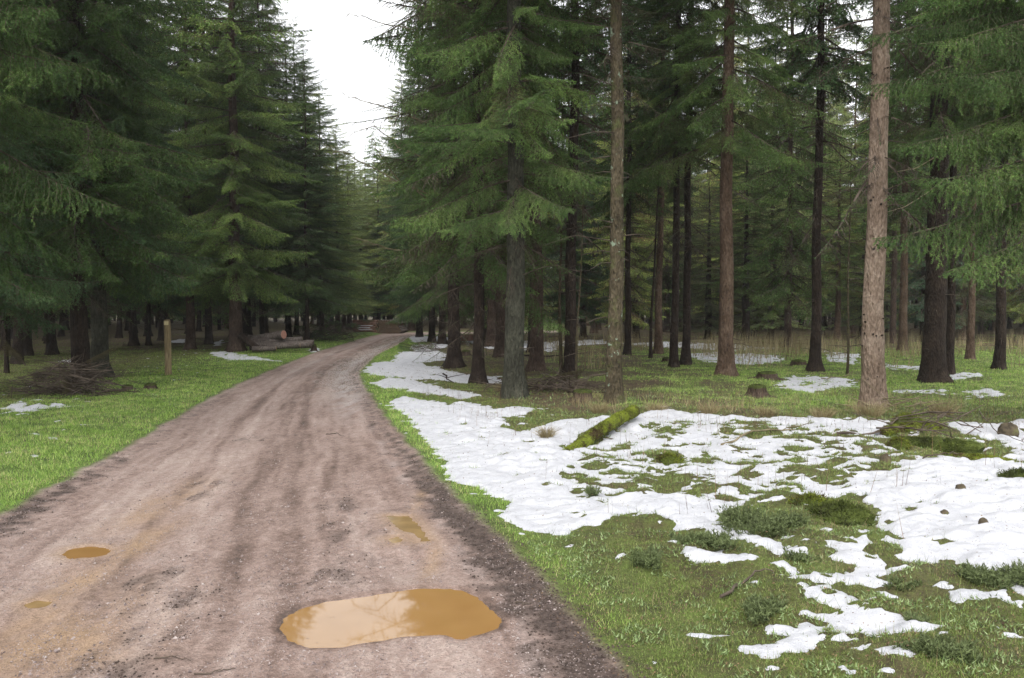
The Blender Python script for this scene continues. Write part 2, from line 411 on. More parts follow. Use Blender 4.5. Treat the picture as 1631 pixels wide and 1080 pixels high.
isle_px = [
 [(895, 727), (925, 700), (975, 672), (1015, 650), (1020, 662), (985, 690), (955, 712), (920, 722)],   # beside the mossy log
 [(1040, 728), (1055, 716), (1085, 720), (1090, 738), (1062, 742)],
 [(1400, 712), (1430, 690), (1500, 678), (1530, 700), (1600, 712), (1620, 735), (1540, 742), (1440, 738)],
 [(1140, 693), (1200, 683), (1260, 700), (1200, 706)],
 [(1010, 768), (1050, 752), (1110, 768), (1060, 800), (1015, 790)],
 [(1240, 752), (1320, 747), (1360, 768), (1300, 776)],
]
isle_polys = [GA(p) for p in isle_px]
zone_px = [([(830, 822), (850, 740), (930, 695), (1060, 668), (1420, 690), (1560, 745), (1400, 800), (1330, 850), (1120, 825), (1060, 812), (960, 822)], 0.56),
           ([(1290, 850), (1400, 800), (1500, 880), (1640, 930), (1640, 1000), (1300, 960)], 0.50),
           ([(1130, 980), (1290, 870), (1560, 960), (1560, 1100), (1130, 1100)], 0.57),
           ([(640, 560), (1640, 530), (1640, 650), (850, 640)], 0.60),
           ([(-60, 600), (-60, 700), (640, 620), (560, 520)], 0.62)]
zone_polys = [(GA(p), c) for p, c in zone_px]
def hum(X, Y):      # hummocks of the rough ground on the right
    return 0.5 + 0.62 * fbm(X * 2.7 + 1.1 * Y, Y * 4.0 - 1.3 * X, 21, 4, .6) + .22 * fbm(X * .7, Y * .8, 22, 2)
def snow_sd(X, Y):
    s = np.full(X.shape, -1.0)
    for p in snow_polys: s = np.maximum(s, poly_sd(X, Y, p))
    dist = np.clip(Y / 8, .6, 3)
    s = s + (0.17 * fbm(X * 2.2 , Y * 3.0, 31, 5, .65) + 0.06 * fbm(X * 10, Y * 14, 36, 4, .65)) * np.minimum(dist, 2.0)
    s0 = s.copy()
    for p in isle_polys: s = np.minimum(s, -poly_sd(X, Y, p) + 0.10 * fbm(X * 3, Y * 3, 37, 4))
    cover = np.full(X.shape, 1.5)
    for p, c in zone_polys:
        w = sstep(-0.1, 0.45, poly_sd(X, Y, p))
        cover = cover * (1 - w) + np.minimum(cover, c) * w
    s = np.minimum(s, (cover - hum(X, Y)) * 0.5 + 0.045 * fbm(X * 7, Y * 9, 33, 3))
    # grass tips and hollows showing through everywhere
    s = np.minimum(s, (0.40 - fbm(X * 3.2 + Y * .8, Y * 5.5 - X * 1.2, 34, 3)) * 0.22)
    # stray specks of snow between the patches
    sp_ = sstep(1.0, 6, np.abs(X - XL(Y))) * 0
    s = np.maximum(s, (fbm(X * 4, Y * 6, 35, 3) - .30 - .5 * np.clip(-s0, 0, 1)) * .16)
    verge = sstep(.3, 1.0, XL(Y) - X) * sstep(7.0, 3.0, XL(Y) - X)
    s = np.maximum(s, np.where(verge > .3, (fbm(X * 4.5, Y * 3.5, 38, 2) - .53 + .1 * fbm(X * .4, Y * .4, 39, 2)) * .15, -1))
    return s
ext_right = lambda X, Y: sstep(0.1, 1.2, X - XR(Y))
def ground_h(X, Y):
    X = np.asarray(X, float); Y = np.asarray(Y, float)
    sd = road_sd(X, Y)
    off = sstep(0.0, 0.9, -sd)
    left = (X < (XL(Y) + XR(Y)) / 2)
    h = off * (0.06 * fbm(X * .25, Y * .25, 3, 3) + np.where(left, 0.05, 0.02) + 0.055 * fbm(X * 1.6, Y * 1.6, 9, 3) + 0.015 * fbm(X * 7, Y * 7, 10, 3))
    rz = sstep(0.2, 1.2, X - XR(Y)) * sstep(16, 9, Y)
    h = h + rz * (0.10 * (hum(X, Y) - 0.5) + 0.04)
    # road surface: shallow wheel tracks and grit
    on = sstep(-0.05, 0.25, sd)
    w = np.maximum(XR(Y) - XL(Y), .5); u = (X - XL(Y)) / w
    wv = .012 * fbm(X * .7, Y * .35, 16, 2)
    ruts = -0.020 * (np.exp(-((u - 0.25) / 0.05) ** 2) + np.exp(-((u - 0.78) / 0.045) ** 2))
    for c_, w_, a_ in ((.36, .02, -.012), (.40, .012, .012), (.545, .018, -.014), (.575, .012, .013), (.615, .016, -.014), (.66, .012, .010), (.84, .014, -.012), (.87, .01, .010), (.16, .014, -.010), (.19, .01, .009)):
        ruts = ruts + a_ * np.exp(-((u + wv - c_) / w_) ** 2) * (.6 + .8 * fbm(X * .8, Y * .5, 17, 2))
    h = h + on * (ruts + 0.012 * fbm(X * 3, Y * 1.6, 12, 3) + 0.012 * fbm(X * 13, Y * 9, 13, 4, .6) + 0.02 * (1 - (2 * u - 1) ** 2) - .02)
    # clods along the road's edges
    edge = np.exp(-((sd - 0.08) / 0.20) ** 2)
    h = h + edge * (0.03 * np.clip(fbm(X * 7, Y * 7, 14, 3), -.4, 1) + 0.012) * np.where(left, .55, 1)
    h = h + mud_mask(X, Y, sd) * on * 0.02 * fbm(X * 12, Y * 12, 15, 2)
    # puddle hollows
    for i, p in enumerate(puds):
        d = poly_sd(X, Y, p, 0.5) + (0.03 if i == 0 else .028) * fbm(X * 10, Y * 10, 44, 4, .65) - (0 if i == 0 else .012)
        flat = sstep(-0.35, -0.03, d)
        h = h * (1 - flat) + flat * (0.004 - 0.0)
        h = h - 0.03 * sstep(-0.03, 0.10 if i == 0 else .01, d)
    return h
mudspots = [GA([(200, 910), (240, 935), (275, 925)]).mean(0), G(265, 935), G(240, 1000), G(190, 1060), G(300, 790), G(340, 770), G(545, 800), G(550, 850), G(548, 900), G(800, 860), G(520, 925), G(840, 910), G(880, 960), G(910, 1000), G(280, 965), G(395, 700), G(230, 1040)]
def mud_mask(X, Y, sd):
    m = np.zeros(X.shape)
    for (a, b_) in mudspots:
        m = np.maximum(m, np.exp(-(((X - a) / .30) ** 2 + ((Y - b_) / .42) ** 2)))
    n = fbm(X * 7, Y * 3.0, 51, 5, .65)
    m = sstep(0.35, 0.95, m * .62 + n * .95) * .75
    left = (X < (XL(Y) + XR(Y)) / 2)
    e = np.exp(-((sd - 0.12) / np.where(left, .22, .24)) ** 2) * np.where(left, .75, 1.0) * (.55 * sstep(45, 12, Y) + .45 * sstep(10, 5.5, Y))
    m2 = sstep(0.25, .75, e * .85 + 0.55 * fbm(X * 6, Y * 6, 52, 3))
    # speckled mud ridge between the wheel tracks
    return np.clip(np.maximum(m, m2), 0, 1)

def axis(a, b, pts):
    """non-uniform samples: pts = [(pos, spacing)...] interpolated"""
    out = [a]; xs = [p[0] for p in pts]; ss = [p[1] for p in pts]
    while out[-1] < b: out.append(out[-1] + np.interp(out[-1], xs, ss))
    return np.array(out)
gx = axis(-260, 260, [(-260, 12), (-60, 3), (-20, .35), (-7, .07), (-4.5, .03), (1.5, .03), (7, .05), (12, .12), (25, .6), (60, 3), (260, 12)])
gy = axis(-60, 420, [(-60, 6), (-6, .8), (2.2, .12), (3.0, .022), (6, .03), (10, .055), (20, .13), (40, .35), (60, 1.2), (100, 5), (420, 25)])
GX, GY = np.meshgrid(gx, gy)
def grid_mesh(name, gx, gy, Z, mats, attrs=None, keep=None):
    nx, ny = len(gx), len(gy)
    X_, Y_ = np.meshgrid(gx, gy)
    V = np.stack([X_.ravel(), Y_.ravel(), Z.ravel()], 1)
    i = np.arange(nx - 1)[None, :] + (np.arange(ny - 1) * nx)[:, None]
    F = np.stack([i, i + 1, i + nx + 1, i + nx], -1).reshape(-1, 4)
    if keep is not None:
        F = F[keep.ravel()]
        used = np.unique(F); remap = np.full(len(V), -1); remap[used] = np.arange(len(used))
        F = remap[F]; V = V[used]
    return mk_mesh(name, V, F, mats, None, True, attrs, 4)
sd = road_sd(GX, GY)
Z = ground_h(GX, GY)
on = sstep(-0.04, 0.06, sd)
w = np.maximum(XR(GY) - XL(GY), .5); u = (GX - XL(GY)) / w
uw = u * 4.2 + 0.12 * fbm(GX * .8, GY * .4, 60, 2)
tone = 0.57 + 0.34 * fbm(uw * 2.6, GY * .16, 61, 4, .6) + .26 * fbm(uw * 11, GY * 1.1, 63, 3, .6) + 0.15 * fbm(GX * 2.2, GY * 1.0, 62, 4, .6) + .17 * fbm(GX * 6.5, GY * 5, 64, 4, .65)
for c0, s0, a0 in ((.24, .07, .12), (.42, .06, .10), (.78, .05, .06), (.52, .05, -.12), (.61, .025, -.16), (.33, .04, -.10)):
    tone += a0 * np.exp(-((u - c0) / s0) ** 2)
mud = mud_mask(GX, GY, sd) * on
orange = np.zeros_like(sd)
for i, p in enumerate(puds): orange = np.maximum(orange, (.0 if i == 0 else .7) * np.exp(-(np.maximum(-poly_sd(GX, GY, p, .8), 0) / .08) ** 2))
for (px, py, a, b_) in ((110, 930, .18, .5), (260, 800, .2, .8), (90, 990, .25, .4), (90, 1040, .3, .3), (670, 790, .05, .6), (690, 890, .06, .4), (100, 1010, .35, .6), (60, 1060, .4, .3), (230, 860, .15, .5)):
    q = G(px, py)
    orange = np.maximum(orange, np.exp(-((GX - q[0]) / a) ** 2 - ((GY - q[1]) / b_) ** 2) * (.7 + 1.1 * fbm(GX * 5, GY * 2.2, 66, 4)))
wet = np.clip(sstep(11, 18, GY) * sstep(60, 45, GY) * sstep(.50, .72, u + .30 * fbm(GX * 3, GY * .9, 67, 4)) + .35 * np.exp(-((u - .27) / .08) ** 2) * sstep(12, 20, GY) + .25, 0, 1)
painted_sheen = sstep(10.5, 15, GY) * sstep(58, 44, GY) * np.exp(-((u - .83 - .03 * np.sin(GY * .5)) / .085) ** 2) * sstep(-.25, .15, fbm(GX * 3.5, GY * 1.1, 74, 4, .6))  # strips along the ruts where the sky sheen is painted
painted_sheen = np.maximum(painted_sheen, .5 * sstep(14, 20, GY) * np.exp(-((u - .30) / .05) ** 2) * sstep(-.1, .3, fbm(GX * 3, GY * .8, 75, 3)))
painted_sheen = np.maximum(painted_sheen, .35 * sstep(16, 8, GY) * np.exp(-((u - .90) / .02) ** 2) * sstep(0, .3, fbm(GX * 5, GY * 1.5, 76, 3)))
wet = np.maximum(np.maximum(wet, painted_sheen), mud * .5)
rim = np.exp(-(np.maximum(-poly_sd(GX, GY, puds[0], .8), 0) / .035) ** 2); tone -= .22 * rim; wet = np.maximum(wet, rim)
ssd = snow_sd(GX, GY)
left = GX < (XL(GY) + XR(GY)) / 2
vd = -sd
green = np.where(left, sstep(3.4, 1.4, vd - .02 * GY), sstep(.9, .2, vd - .06 * np.clip(GY - 6, 0, 8)) * sstep(2.5, 8, GY))
green = np.clip(green + .35 * fbm(GX * .8, GY * .8, 68, 3), 0, 1)
glade = sstep(-.5, 1.5, GX) * sstep(11.8, 13.5, GY) * sstep(40, 30, GY)
green = np.clip(np.maximum(green, glade * .75), 0, 1)
def litter_f(X, Y):
    vd = -road_sd(X, Y); left = X < (XL(Y) + XR(Y)) / 2
    l = np.where(left, sstep(6.0, 11.0, vd), sstep(1.2, 2.8, vd) * sstep(10.5, 13.5, Y) * sstep(5, 1.5, X - .06 * Y) * .85)
    l = np.maximum(l, sstep(26, 36, Y) * sstep(1.5, 3, vd))
    return np.clip(l + 1.25 * fbm(X * .75, Y * .75, 69, 4) * sstep(.8, 2.0, vd), 0, 1) * .9
litter = litter_f(GX, GY)
litter = np.clip(litter + 1.6 * np.clip(fbm(GX * 2.2, GY * 2.2, 73, 4, .6) - .12, 0, .5) * sstep(.25, .7, vd) * ~left, 0, 1)
attrs = {k: ('POINT', a.ravel()) for k, a in (("road", on), ("tone", tone), ("mud", mud), ("orange", np.clip(orange, 0, 1)), ("wet", wet * on), ("painted_sheen", painted_sheen * on), ("green", green), ("litter", litter))}
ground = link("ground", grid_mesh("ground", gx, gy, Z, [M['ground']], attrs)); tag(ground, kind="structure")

def hz(x, y): return float(ground_h(np.array([x]), np.array([y]))[0])

# snow lying on the ground: a skin with thickness that tucks under at its rim
sx = axis(-16, 24, [(-16, .1), (-4, .06), (-1, .024), (5, .024), (8, .05), (24, .15)])
sy = axis(2.9, 50, [(2.9, .018), (6, .026), (10, .045), (15, .08), (25, .16), (50, .4)])
SX, SY = np.meshgrid(sx, sy)
ss = snow_sd(SX, SY)
ss = np.minimum(ss, -(road_sd(SX, SY)) - .02)
th = 0.030 * (1 - np.exp(-np.maximum(ss, 0) / 0.07)) + 0.030 * sstep(0, .2, ss) * (fbm(SX * 3.2, SY * 4, 71, 4, .6) + .4 * fbm(SX * 9, SY * 12, 73, 3)) + .006 * fbm(SX * 14, SY * 14, 72, 2) * sstep(0, .1, ss)
th = np.where(ss > 0, th, np.maximum(ss * 0.5, -.03)) - 0.003
SZ = ground_h(SX, SY) + th + 0.004
k = (ss > -0.05)
keep = k[:-1, :-1] | k[1:, :-1] | k[:-1, 1:] | k[1:, 1:]
snow = link("snow", grid_mesh("snow", sx, sy, SZ, [M['snow']], None, keep)); tag(snow, "patches of melting white snow on the grass and forest floor", "snow", kind="stuff")

# puddles
def flat_poly(name, P, z, mat, grow=0.0, label=None):
    c = P.mean(0); Q = []
    n = len(P)
    for i in range(n):
        for s_ in np.linspace(0, 1, 5, endpoint=False):
            q = P[i] * (1 - s_) + P[(i + 1) % n] * s_
            d = q - c; q = q + d / (np.linalg.norm(d) + 1e-6) * grow
            Q.append(q)
    V = [(q[0], q[1], z) for q in Q] + [(c[0], c[1], z)]
    nn_ = len(Q)
    me = mk_mesh(name, V, [(i, (i + 1) % nn_, nn_) for i in range(nn_)], [mat], None, False)
    o = link(name, me); tag(o, label, "puddle", kind="structure"); return o
plabels = ["large ochre puddle with a white sky reflection in the near track", "small oval ochre puddle on the left of the track", "slanted brown puddle in the wheel rut above the large one", "faint shallow puddle at the lower left of the track", "tiny ochre puddle beside the slanted rut puddle"]
for i, p in enumerate(puds):
    flat_poly("puddle", p, -0.005, M['water2' if i in (2, 3, 4) else 'water'], 0.05 if i == 0 else .03, plabels[i])

# ------------------------------------------------------------------ spruce boughs
LODP = [(380, .021, .0050), (130, .030, .0095), (34, .062, .026), (.01, .24, .085)]
def unit(v): return v / (np.linalg.norm(v, axis=-1, keepdims=True) + 1e-9)
def needles(P0, P1, rng, lod, mat_p):
    dens, nl, nw = LODP[lod]
    Ls = np.linalg.norm(P1 - P0, axis=1)
    cnt = np.maximum(1, (Ls * dens + rng.random(len(Ls))).astype(int))
    idx = np.repeat(np.arange(len(Ls)), cnt)
    t_ = rng.random(len(idx))[:, None]
    a = unit(P1 - P0)[idx]
    p = P0[idx] * (1 - t_) + P1[idx] * t_
    r = rng.normal(size=(len(idx), 3)); r[:, 2] += 0.25
    r = unit(r - (r * a).sum(1)[:, None] * a)
    d = unit(a * rng.uniform(.45, .95, (len(idx), 1)) + r * .75)
    wv = unit(np.cross(d, rng.normal(size=(len(idx), 3))))
    l = nl * rng.uniform(.7, 1.25, (len(idx), 1))
    T = np.stack([p - wv * nw * .5, p + wv * nw * .5, p + d * l], 1)
    Mi = np.where(rng.random(len(idx)) < mat_p[idx], 2, 1)
    return T, Mi
def ribbon(P0, P1, r0, r1, rng):
    """thin two-triangle twig"""
    a = unit(P1 - P0); w = unit(np.cross(a, rng.normal(size=a.shape)))
    A, B = P0 - w * r0, P0 + w * r0; Cc, D = P1 + w * r1, P1 - w * r1
    return np.concatenate([np.stack([A, B, Cc], 1), np.stack([A, Cc, D], 1)])
def make_bough(seed, lod, hang=.5, dead=False, L=2.2, bare=0.15, curve=1.0, old=.12, latf=.36):
    rng = np.random.default_rng(seed)
    def P(t):
        t = np.asarray(t, float)
        return np.stack([L * t, .03 * L * np.sin(t * 5 + seed), curve * L * (.10 * t - .50 * t ** 2 + .32 * t ** 3)], -1)
    S0, S1, SM, R0, R1 = [], [], [], [], []    # needle segments / ribbons
    tt = np.linspace(0, 1, 9); pm = P(tt)
    rb = []
    for i in range(8):
        r0 = (.016 if lod else .012) * (1 - tt[i]) + .003
        r1 = (.016 if lod else .012) * (1 - tt[i + 1]) + .003
        rb.append((pm[i], pm[i + 1], r0, r1))
        if tt[i] > .45: S0.append(pm[i]); S1.append(pm[i + 1]); SM.append(old * .5)
    nl = (32 if hang > 1 else 26 if not dead else 16) if lod < 2 else (20 if not dead else 12)
    for side in (-1, 1):
        for i in range(nl):
            t0 = bare + (0.985 - bare) * (i + rng.random() * .8) / nl
            env = min(1, (1.03 - t0) * 1.9) * min(1, .45 + t0 * 1.3)
            l = latf * L * env * rng.uniform(.65, 1.12) * (.75 if dead else 1)
            ph = math.radians(rng.uniform(42, 62) - 14 * t0)
            h = hang * rng.uniform(.6, 1.35)
            if t0 > .85: h *= .5
            base = P(t0)
            d = np.array([math.cos(ph), side * math.sin(ph), -.15 * h])
            pts = [base]; cur = base.copy()
            for k in range(4):
                dd = d.copy(); dd[2] -= h * (.35 + .55 * k); dd = dd / np.linalg.norm(dd)
                cur = cur + dd * l / 4; pts.append(cur.copy())
            pts = np.array(pts)
            for k in range(4):
                rb.append((pts[k], pts[k + 1], .004 * (1.3 - k * .25), .004 * (1.05 - k * .25)))
                if not dead and (k > 0 or t0 > .4 or rng.random() < .5):
                    S0.append(pts[k]); S1.append(pts[k + 1]); SM.append(old * (2.0 if k == 0 else .8) * (1.4 - t0))
            ns = max(2, int(l / (.055 if lod < 2 else .08)))
            if dead: ns = max(1, ns // 2)
            for j in range(ns):
                s_ = (j + .6) / (ns + .2); kk = min(3, int(s_ * 4)); fr = s_ * 4 - kk
                q = pts[kk] * (1 - fr) + pts[kk + 1] * fr
                ax = unit(pts[kk + 1] - pts[kk])
                lat = unit(np.cross(ax, np.array([0, 0, 1.0]))) * (1 if j % 2 else -1)
                sd_ = unit(ax * .75 + lat * .6 + np.array([0, 0, -h * rng.uniform(.1, .9)]) + rng.normal(0, .12, 3))
                sl = (.05 + .26 * l * (1 - s_)) * rng.uniform(.7, 1.25)
                e = q + sd_ * sl
                if dead or lod < 1: rb.append((q, e, .0022 if not dead else .003, .001))
                if not dead: S0.append(q); S1.append(e); SM.append(old * (.4 + 1.2 * (1 - t0)))
    T, Mi = [], []
    A = np.array([x[0] for x in rb]); B = np.array([x[1] for x in rb])
    r0 = np.array([x[2] for x in rb])[:, None]; r1 = np.array([x[3] for x in rb])[:, None]
    if lod == 2: r0 = r0 * 1.6; r1 = r1 * 1.6
    R = ribbon(A, B, r0, r1, rng); T.append(R); Mi.append(np.zeros(len(R)))
    big = r0[:, 0] > .006
    R = ribbon(A[big], B[big], r0[big], r1[big], rng); T.append(R); Mi.append(np.zeros(len(R)))
    if S0:
        a, b_ = needles(np.array(S0), np.array(S1), rng, lod, np.array(SM)); T.append(a); Mi.append(b_)
    return np.concatenate(T).astype(np.float32), np.concatenate(Mi).astype(np.int8)
BOUGH = {}
def bough(kind, lod, k):
    key = (kind, lod, k)
    if key not in BOUGH:
        prm = dict(hang=dict(hang=1.5, curve=1.15, old=.2, latf=.30), flat=dict(hang=.4, curve=.7, old=.13, latf=.27), mid=dict(hang=1.0, curve=1.0, old=.2, latf=.27),
                   thin=dict(hang=.8, curve=1.0, old=.55), dead=dict(hang=.9, dead=True, curve=1.0))[kind]
        BOUGH[key] = make_bough(100 + k * 7 + {'hang': 0, 'flat': 1, 'mid': 2, 'thin': 3, 'dead': 4}[kind], 2 if (kind == 'dead' and lod == 2) else lod, **prm)
    return BOUGH[key]
def place(T, s, pitch, azim, roll, pos):
    """scale, roll about x, pitch about y, rotate about z"""
    cr, sr = math.cos(roll), math.sin(roll); cy, sy_ = math.cos(pitch), math.sin(pitch); cz, sz = math.cos(azim), math.sin(azim)
    Rx = np.array([[1, 0, 0], [0, cr, -sr], [0, sr, cr]])
    Ry = np.array([[cy, 0, -sy_], [0, 1, 0], [sy_, 0, cy]])       # positive pitch lifts the tip
    Rz = np.array([[cz, -sz, 0], [sz, cz, 0], [0, 0, 1]])
    A = (Rz @ Ry @ Rx).astype(np.float32) * np.float32(s)
    return T @ A.T + np.asarray(pos, np.float32)
def crown_mesh(name, seed, H, z0, R, lodf, kinds, nwh=.42, needle='needle', deadz=0.0, extra=(), maxr=None, dens=6, keepf=None, low_pitch=-.35):
    """lodf(z) gives detail level; deadz = height below z0 down to which dead boughs grow"""
    rng = np.random.default_rng(seed)
    Ts, Ms = [], []
    z = z0 - deadz
    while z < H - .3:
        f = (H - z) / (H - z0)
        r = R * min(1.0, f ** .55 * 1.22) if z >= z0 else R * rng.uniform(.35, .75)
        n = dens + rng.integers(0, 2)
        if z < z0: n = max(2, n - 2)
        a0 = rng.random() * 6.28
        for j in range(n):
            zz = z + rng.uniform(-.5, .5) * nwh
            az_ = a0 + j * 6.283 / n + rng.normal(0, .22)
            if keepf is not None and not keepf(zz, az_): continue
            lod = lodf(zz)
            kd = 'dead' if z < z0 else kinds[rng.integers(len(kinds))]
            T, Mi = bough(kd, lod, int(rng.integers(3)))
            g = (zz - z0) / max(H - z0, 1)
            pit = low_pitch * (1 - g) ** 2 + .50 * max(g - .25, 0) + rng.normal(0, .19)
            s = r / 2.2 * rng.uniform(.55, 1.2)
            Ts.append(place(T, s, pit, az_, rng.normal(0, .2), (0, 0, zz))); Ms.append(Mi)
        z += nwh * rng.uniform(.8, 1.2) * (1 if z > z0 else 1.2)
    for (kd, lod, k, s, pit, az_, zz) in extra:
        T, Mi = bough(kd, lod, k)
        Ts.append(place(T, s, pit, az_, 0, (0, 0, zz))); Ms.append(Mi)
    T = np.concatenate(Ts); Mi = np.concatenate(Ms)
    V = T.reshape(-1, 3); F = np.arange(len(V), dtype=np.int32).reshape(-1, 3)
    return mk_mesh(name, V, F, [M['twig'], M[needle], M['needle_old']], Mi, False)

def trunk_mesh(name, seed, H, r0, mats, lean=(0, 0), flare=.55, sides=14, stubs=40, stub_len=(.05, .5), knots=0, vis=9.0, wob=.02):
    rng = np.random.default_rng(seed)
    mb = MB()
    zs = np.concatenate([[-.25, -.05, .03, .1, .2, .33, .5, .75, 1.0, 1.4], np.arange(1.8, H, .55), [H]])
    th = np.linspace(0, 2 * math.pi, sides, endpoint=False)
    lobes = rng.integers(3, 6); p0 = rng.random() * 6.28
    V = []
    def cen(z):
        return np.array([lean[0] * z + wob * math.sin(z * .9 + seed) * min(z, 1) + wob * .5 * math.sin(z * 2.3 + seed * 2), lean[1] * z + wob * math.cos(z * .7 + seed) * min(z, 1)])
    def rad(z): return r0 * max(.03, (1 - .97 * max(z, 0) / H)) 
    for z in zs:
        c = cen(z)
        fl = flare * math.exp(-max(z, 0) / .22) * (1 + .55 * np.cos(lobes * th + p0) + .25 * np.cos((lobes + 2) * th + p0 * 2)) + .10 * math.exp(-max(z, 0) / .9)
        rr = rad(z) * (1 + fl) * (1 + rng.normal(0, .035, sides))
        V.append(np.stack([c[0] + np.cos(th) * rr, c[1] + np.sin(th) * rr, np.full(sides, z)], 1))
    V = np.concatenate(V); n = len(zs)
    F = []
    for i in range(n - 1):
        for j in range(sides):
            k = (j + 1) % sides
            F += [(i * sides + j, i * sides + k, (i + 1) * sides + k), (i * sides + j, (i + 1) * sides + k, (i + 1) * sides + j)]
    mb.add(V, F, 0)
    for i in range(stubs):
        z = rng.uniform(.5, min(vis, H * .8)); a = rng.random() * 6.28; c = cen(z); r = rad(z)
        l = rng.uniform(*stub_len) * (1 if rng.random() < .8 else 2.2)
        d = np.array([math.cos(a), math.sin(a), rng.uniform(-.15, .35)])
        p = np.array([c[0], c[1], z]) + d * r * .8
        q = p + d * l * .5 + np.array([0, 0, -.03 * l]); e = p + d * l + rng.normal(0, .08, 3) * l - np.array([0, 0, .18 * l])
        mb.tube([p, q, e], [.009, .006, .002], 4, 1, cap=False)
    for i in range(knots):
        z = (.45 * (1 + i // 5) + .3 * math.sin(i // 5 * 2.1) + rng.normal(0, .03)) if i % 7 else rng.uniform(.4, vis)
        a = rng.random() * 6.28; c = cen(z); r = rad(z)
        d = np.array([math.cos(a), math.sin(a), .1]); q = rng.uniform(.5, 1.25)
        p = np.array([c[0], c[1], z]) + d * r * .93
        mb.tube([p, p + d * .018, p + d * rng.uniform(.025, .05)], [.020 * q, .017 * q, .008 * q], 6, 2)
    return mk_mesh(name, np.concatenate(mb.V), np.concatenate(mb.F), mats, np.concatenate(mb.M), True)

print("templates"); import gc
allk = ['mid', 'flat', 'mid', 'thin']
# shared crowns
CR = {}
CR['low1'] = crown_mesh("spruce_crown", 1, 19, 1.6, 2.0, lambda z: 2, ['mid', 'mid', 'flat', 'hang'], .42, 'needle_blue', .8)
CR['low2'] = crown_mesh("spruce_crown", 2, 21, 2.2, 2.2, lambda z: 2, ['mid', 'hang', 'thin'], .46, 'needle', 1.2)
CR['mid1'] = crown_mesh("spruce_crown", 3, 22, 5.0, 2.0, lambda z: 2, ['mid', 'thin', 'flat'], .46, 'needle', 3)
CR['mid2'] = crown_mesh("spruce_crown", 4, 21, 7.0, 2.0, lambda z: 2, ['mid', 'mid', 'flat'], .44, 'needle_blue', 3.5)
CR['edge1'] = crown_mesh("spruce_crown", 5, 20, 2.0, 2.5, lambda z: 1 if z < 10 else 2, ['mid', 'flat', 'mid', 'hang'], .42, 'needle', .6)
CR['edge2'] = crown_mesh("spruce_crown", 6, 18, 1.6, 2.3, lambda z: 1 if z < 10 else 2, ['mid', 'hang', 'mid', 'flat'], .40, 'needle_blue', .5)
CR['edge3'] = crown_mesh("spruce_crown", 7, 21, 2.8, 2.4, lambda z: 1 if z < 9 else 2, ['thin', 'dead', 'mid', 'thin', 'dead', 'flat'], .40, 'needle', 1.6)
CR['high'] = crown_mesh("spruce_crown", 8, 23, 5.4, 2.1, lambda z: 1 if z < 10 else 2, ['mid', 'flat', 'mid', 'thin'], .45, 'needle', 2.0)
CR_H = dict(low1=19, low2=21, mid1=22, mid2=21, edge1=20, edge2=18, edge3=21, high=23)

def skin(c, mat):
    c.color = {'needle': (1, 1, 1, 1), 'needle_blue': (1.0, 1.02, 1.4, 1), 'needle_pale': (1.45, 1.32, 1.25, 1), 'needle_lit': (2.5, 1.95, 1.9, 1), 'needle_brownish': (1.25, .88, 1.1, 1)}[mat]  # strongest tint: yellow-green own colour plus painted-in daylight for far trees
def spruce(base_px, width_px, crown, label, bark='bark', seed=None, lean=(0, 0), group=None, rz=None, s=1.0, cs=1.0, pos=None, r=None, stubs=40, stub_len=(.05, .5), knots=0, flare=.5, own_crown=None, name="spruce_tree", H=None, sides=14, nm=None, cz=None):
    x, y = pos if pos is not None else G(*base_px)
    seed = seed if seed is not None else int(abs(x * 37 + y * 91)) % 9973
    z = hz(x, y)
    root = link(name, None, loc=(x, y, z)); root.empty_display_size = .3
    tag(root, label, "spruce tree" if name == "spruce_tree" else "tree", group)
    Hh = H or (CR_H.get(crown, 21) * s * cs + 1.0)
    rr = r if r is not None else width_px / 1300.0 * y / 2 * .80
    tm = trunk_mesh("trunk", seed, Hh + .2, rr * 1.05, [M[bark], M['twig'], M['bark_dark']], lean, flare, sides, stubs, stub_len, knots)
    tr = link("trunk", tm, root)
    if crown or own_crown:
        cm = own_crown or CR[crown]
        c = link("crown", cm, root)
        if nm: skin(c, nm)
        if cz is None: cz = 0.55 if (x < -6 and y > 16 and not own_crown) else 0
        c.location.z = cz
        c.scale = (s, s, s * cs); 
        c.rotation_euler = (-math.atan(lean[1]), math.atan(lean[0]), rz if rz is not None else (seed % 628) / 100)
    return root

def W(px, py, Y):
    """world point seen at px,py at ground distance Y"""
    xc = (px - CXP) / FPX; yc = (CYP - py) / FPX
    t = Y / (cp + yc * sp)
    return np.array([xc * t, Y, CAMH + t * (-sp + yc * cp)])

# ------------------------------------------------------------------ the trees that stand out
def near_crown(name, seed, H, z0, R, ztop, kinds, needle, keepf=None, extra=(), dens=6, deadz=0.8, nwh=.40, low_pitch=-.35):
    return crown_mesh(name, seed, H, z0, R, lambda z: 0 if z < ztop else (1 if z < 9 else 2), kinds, nwh, needle, deadz, extra, dens=dens, keepf=keepf, low_pitch=low_pitch)

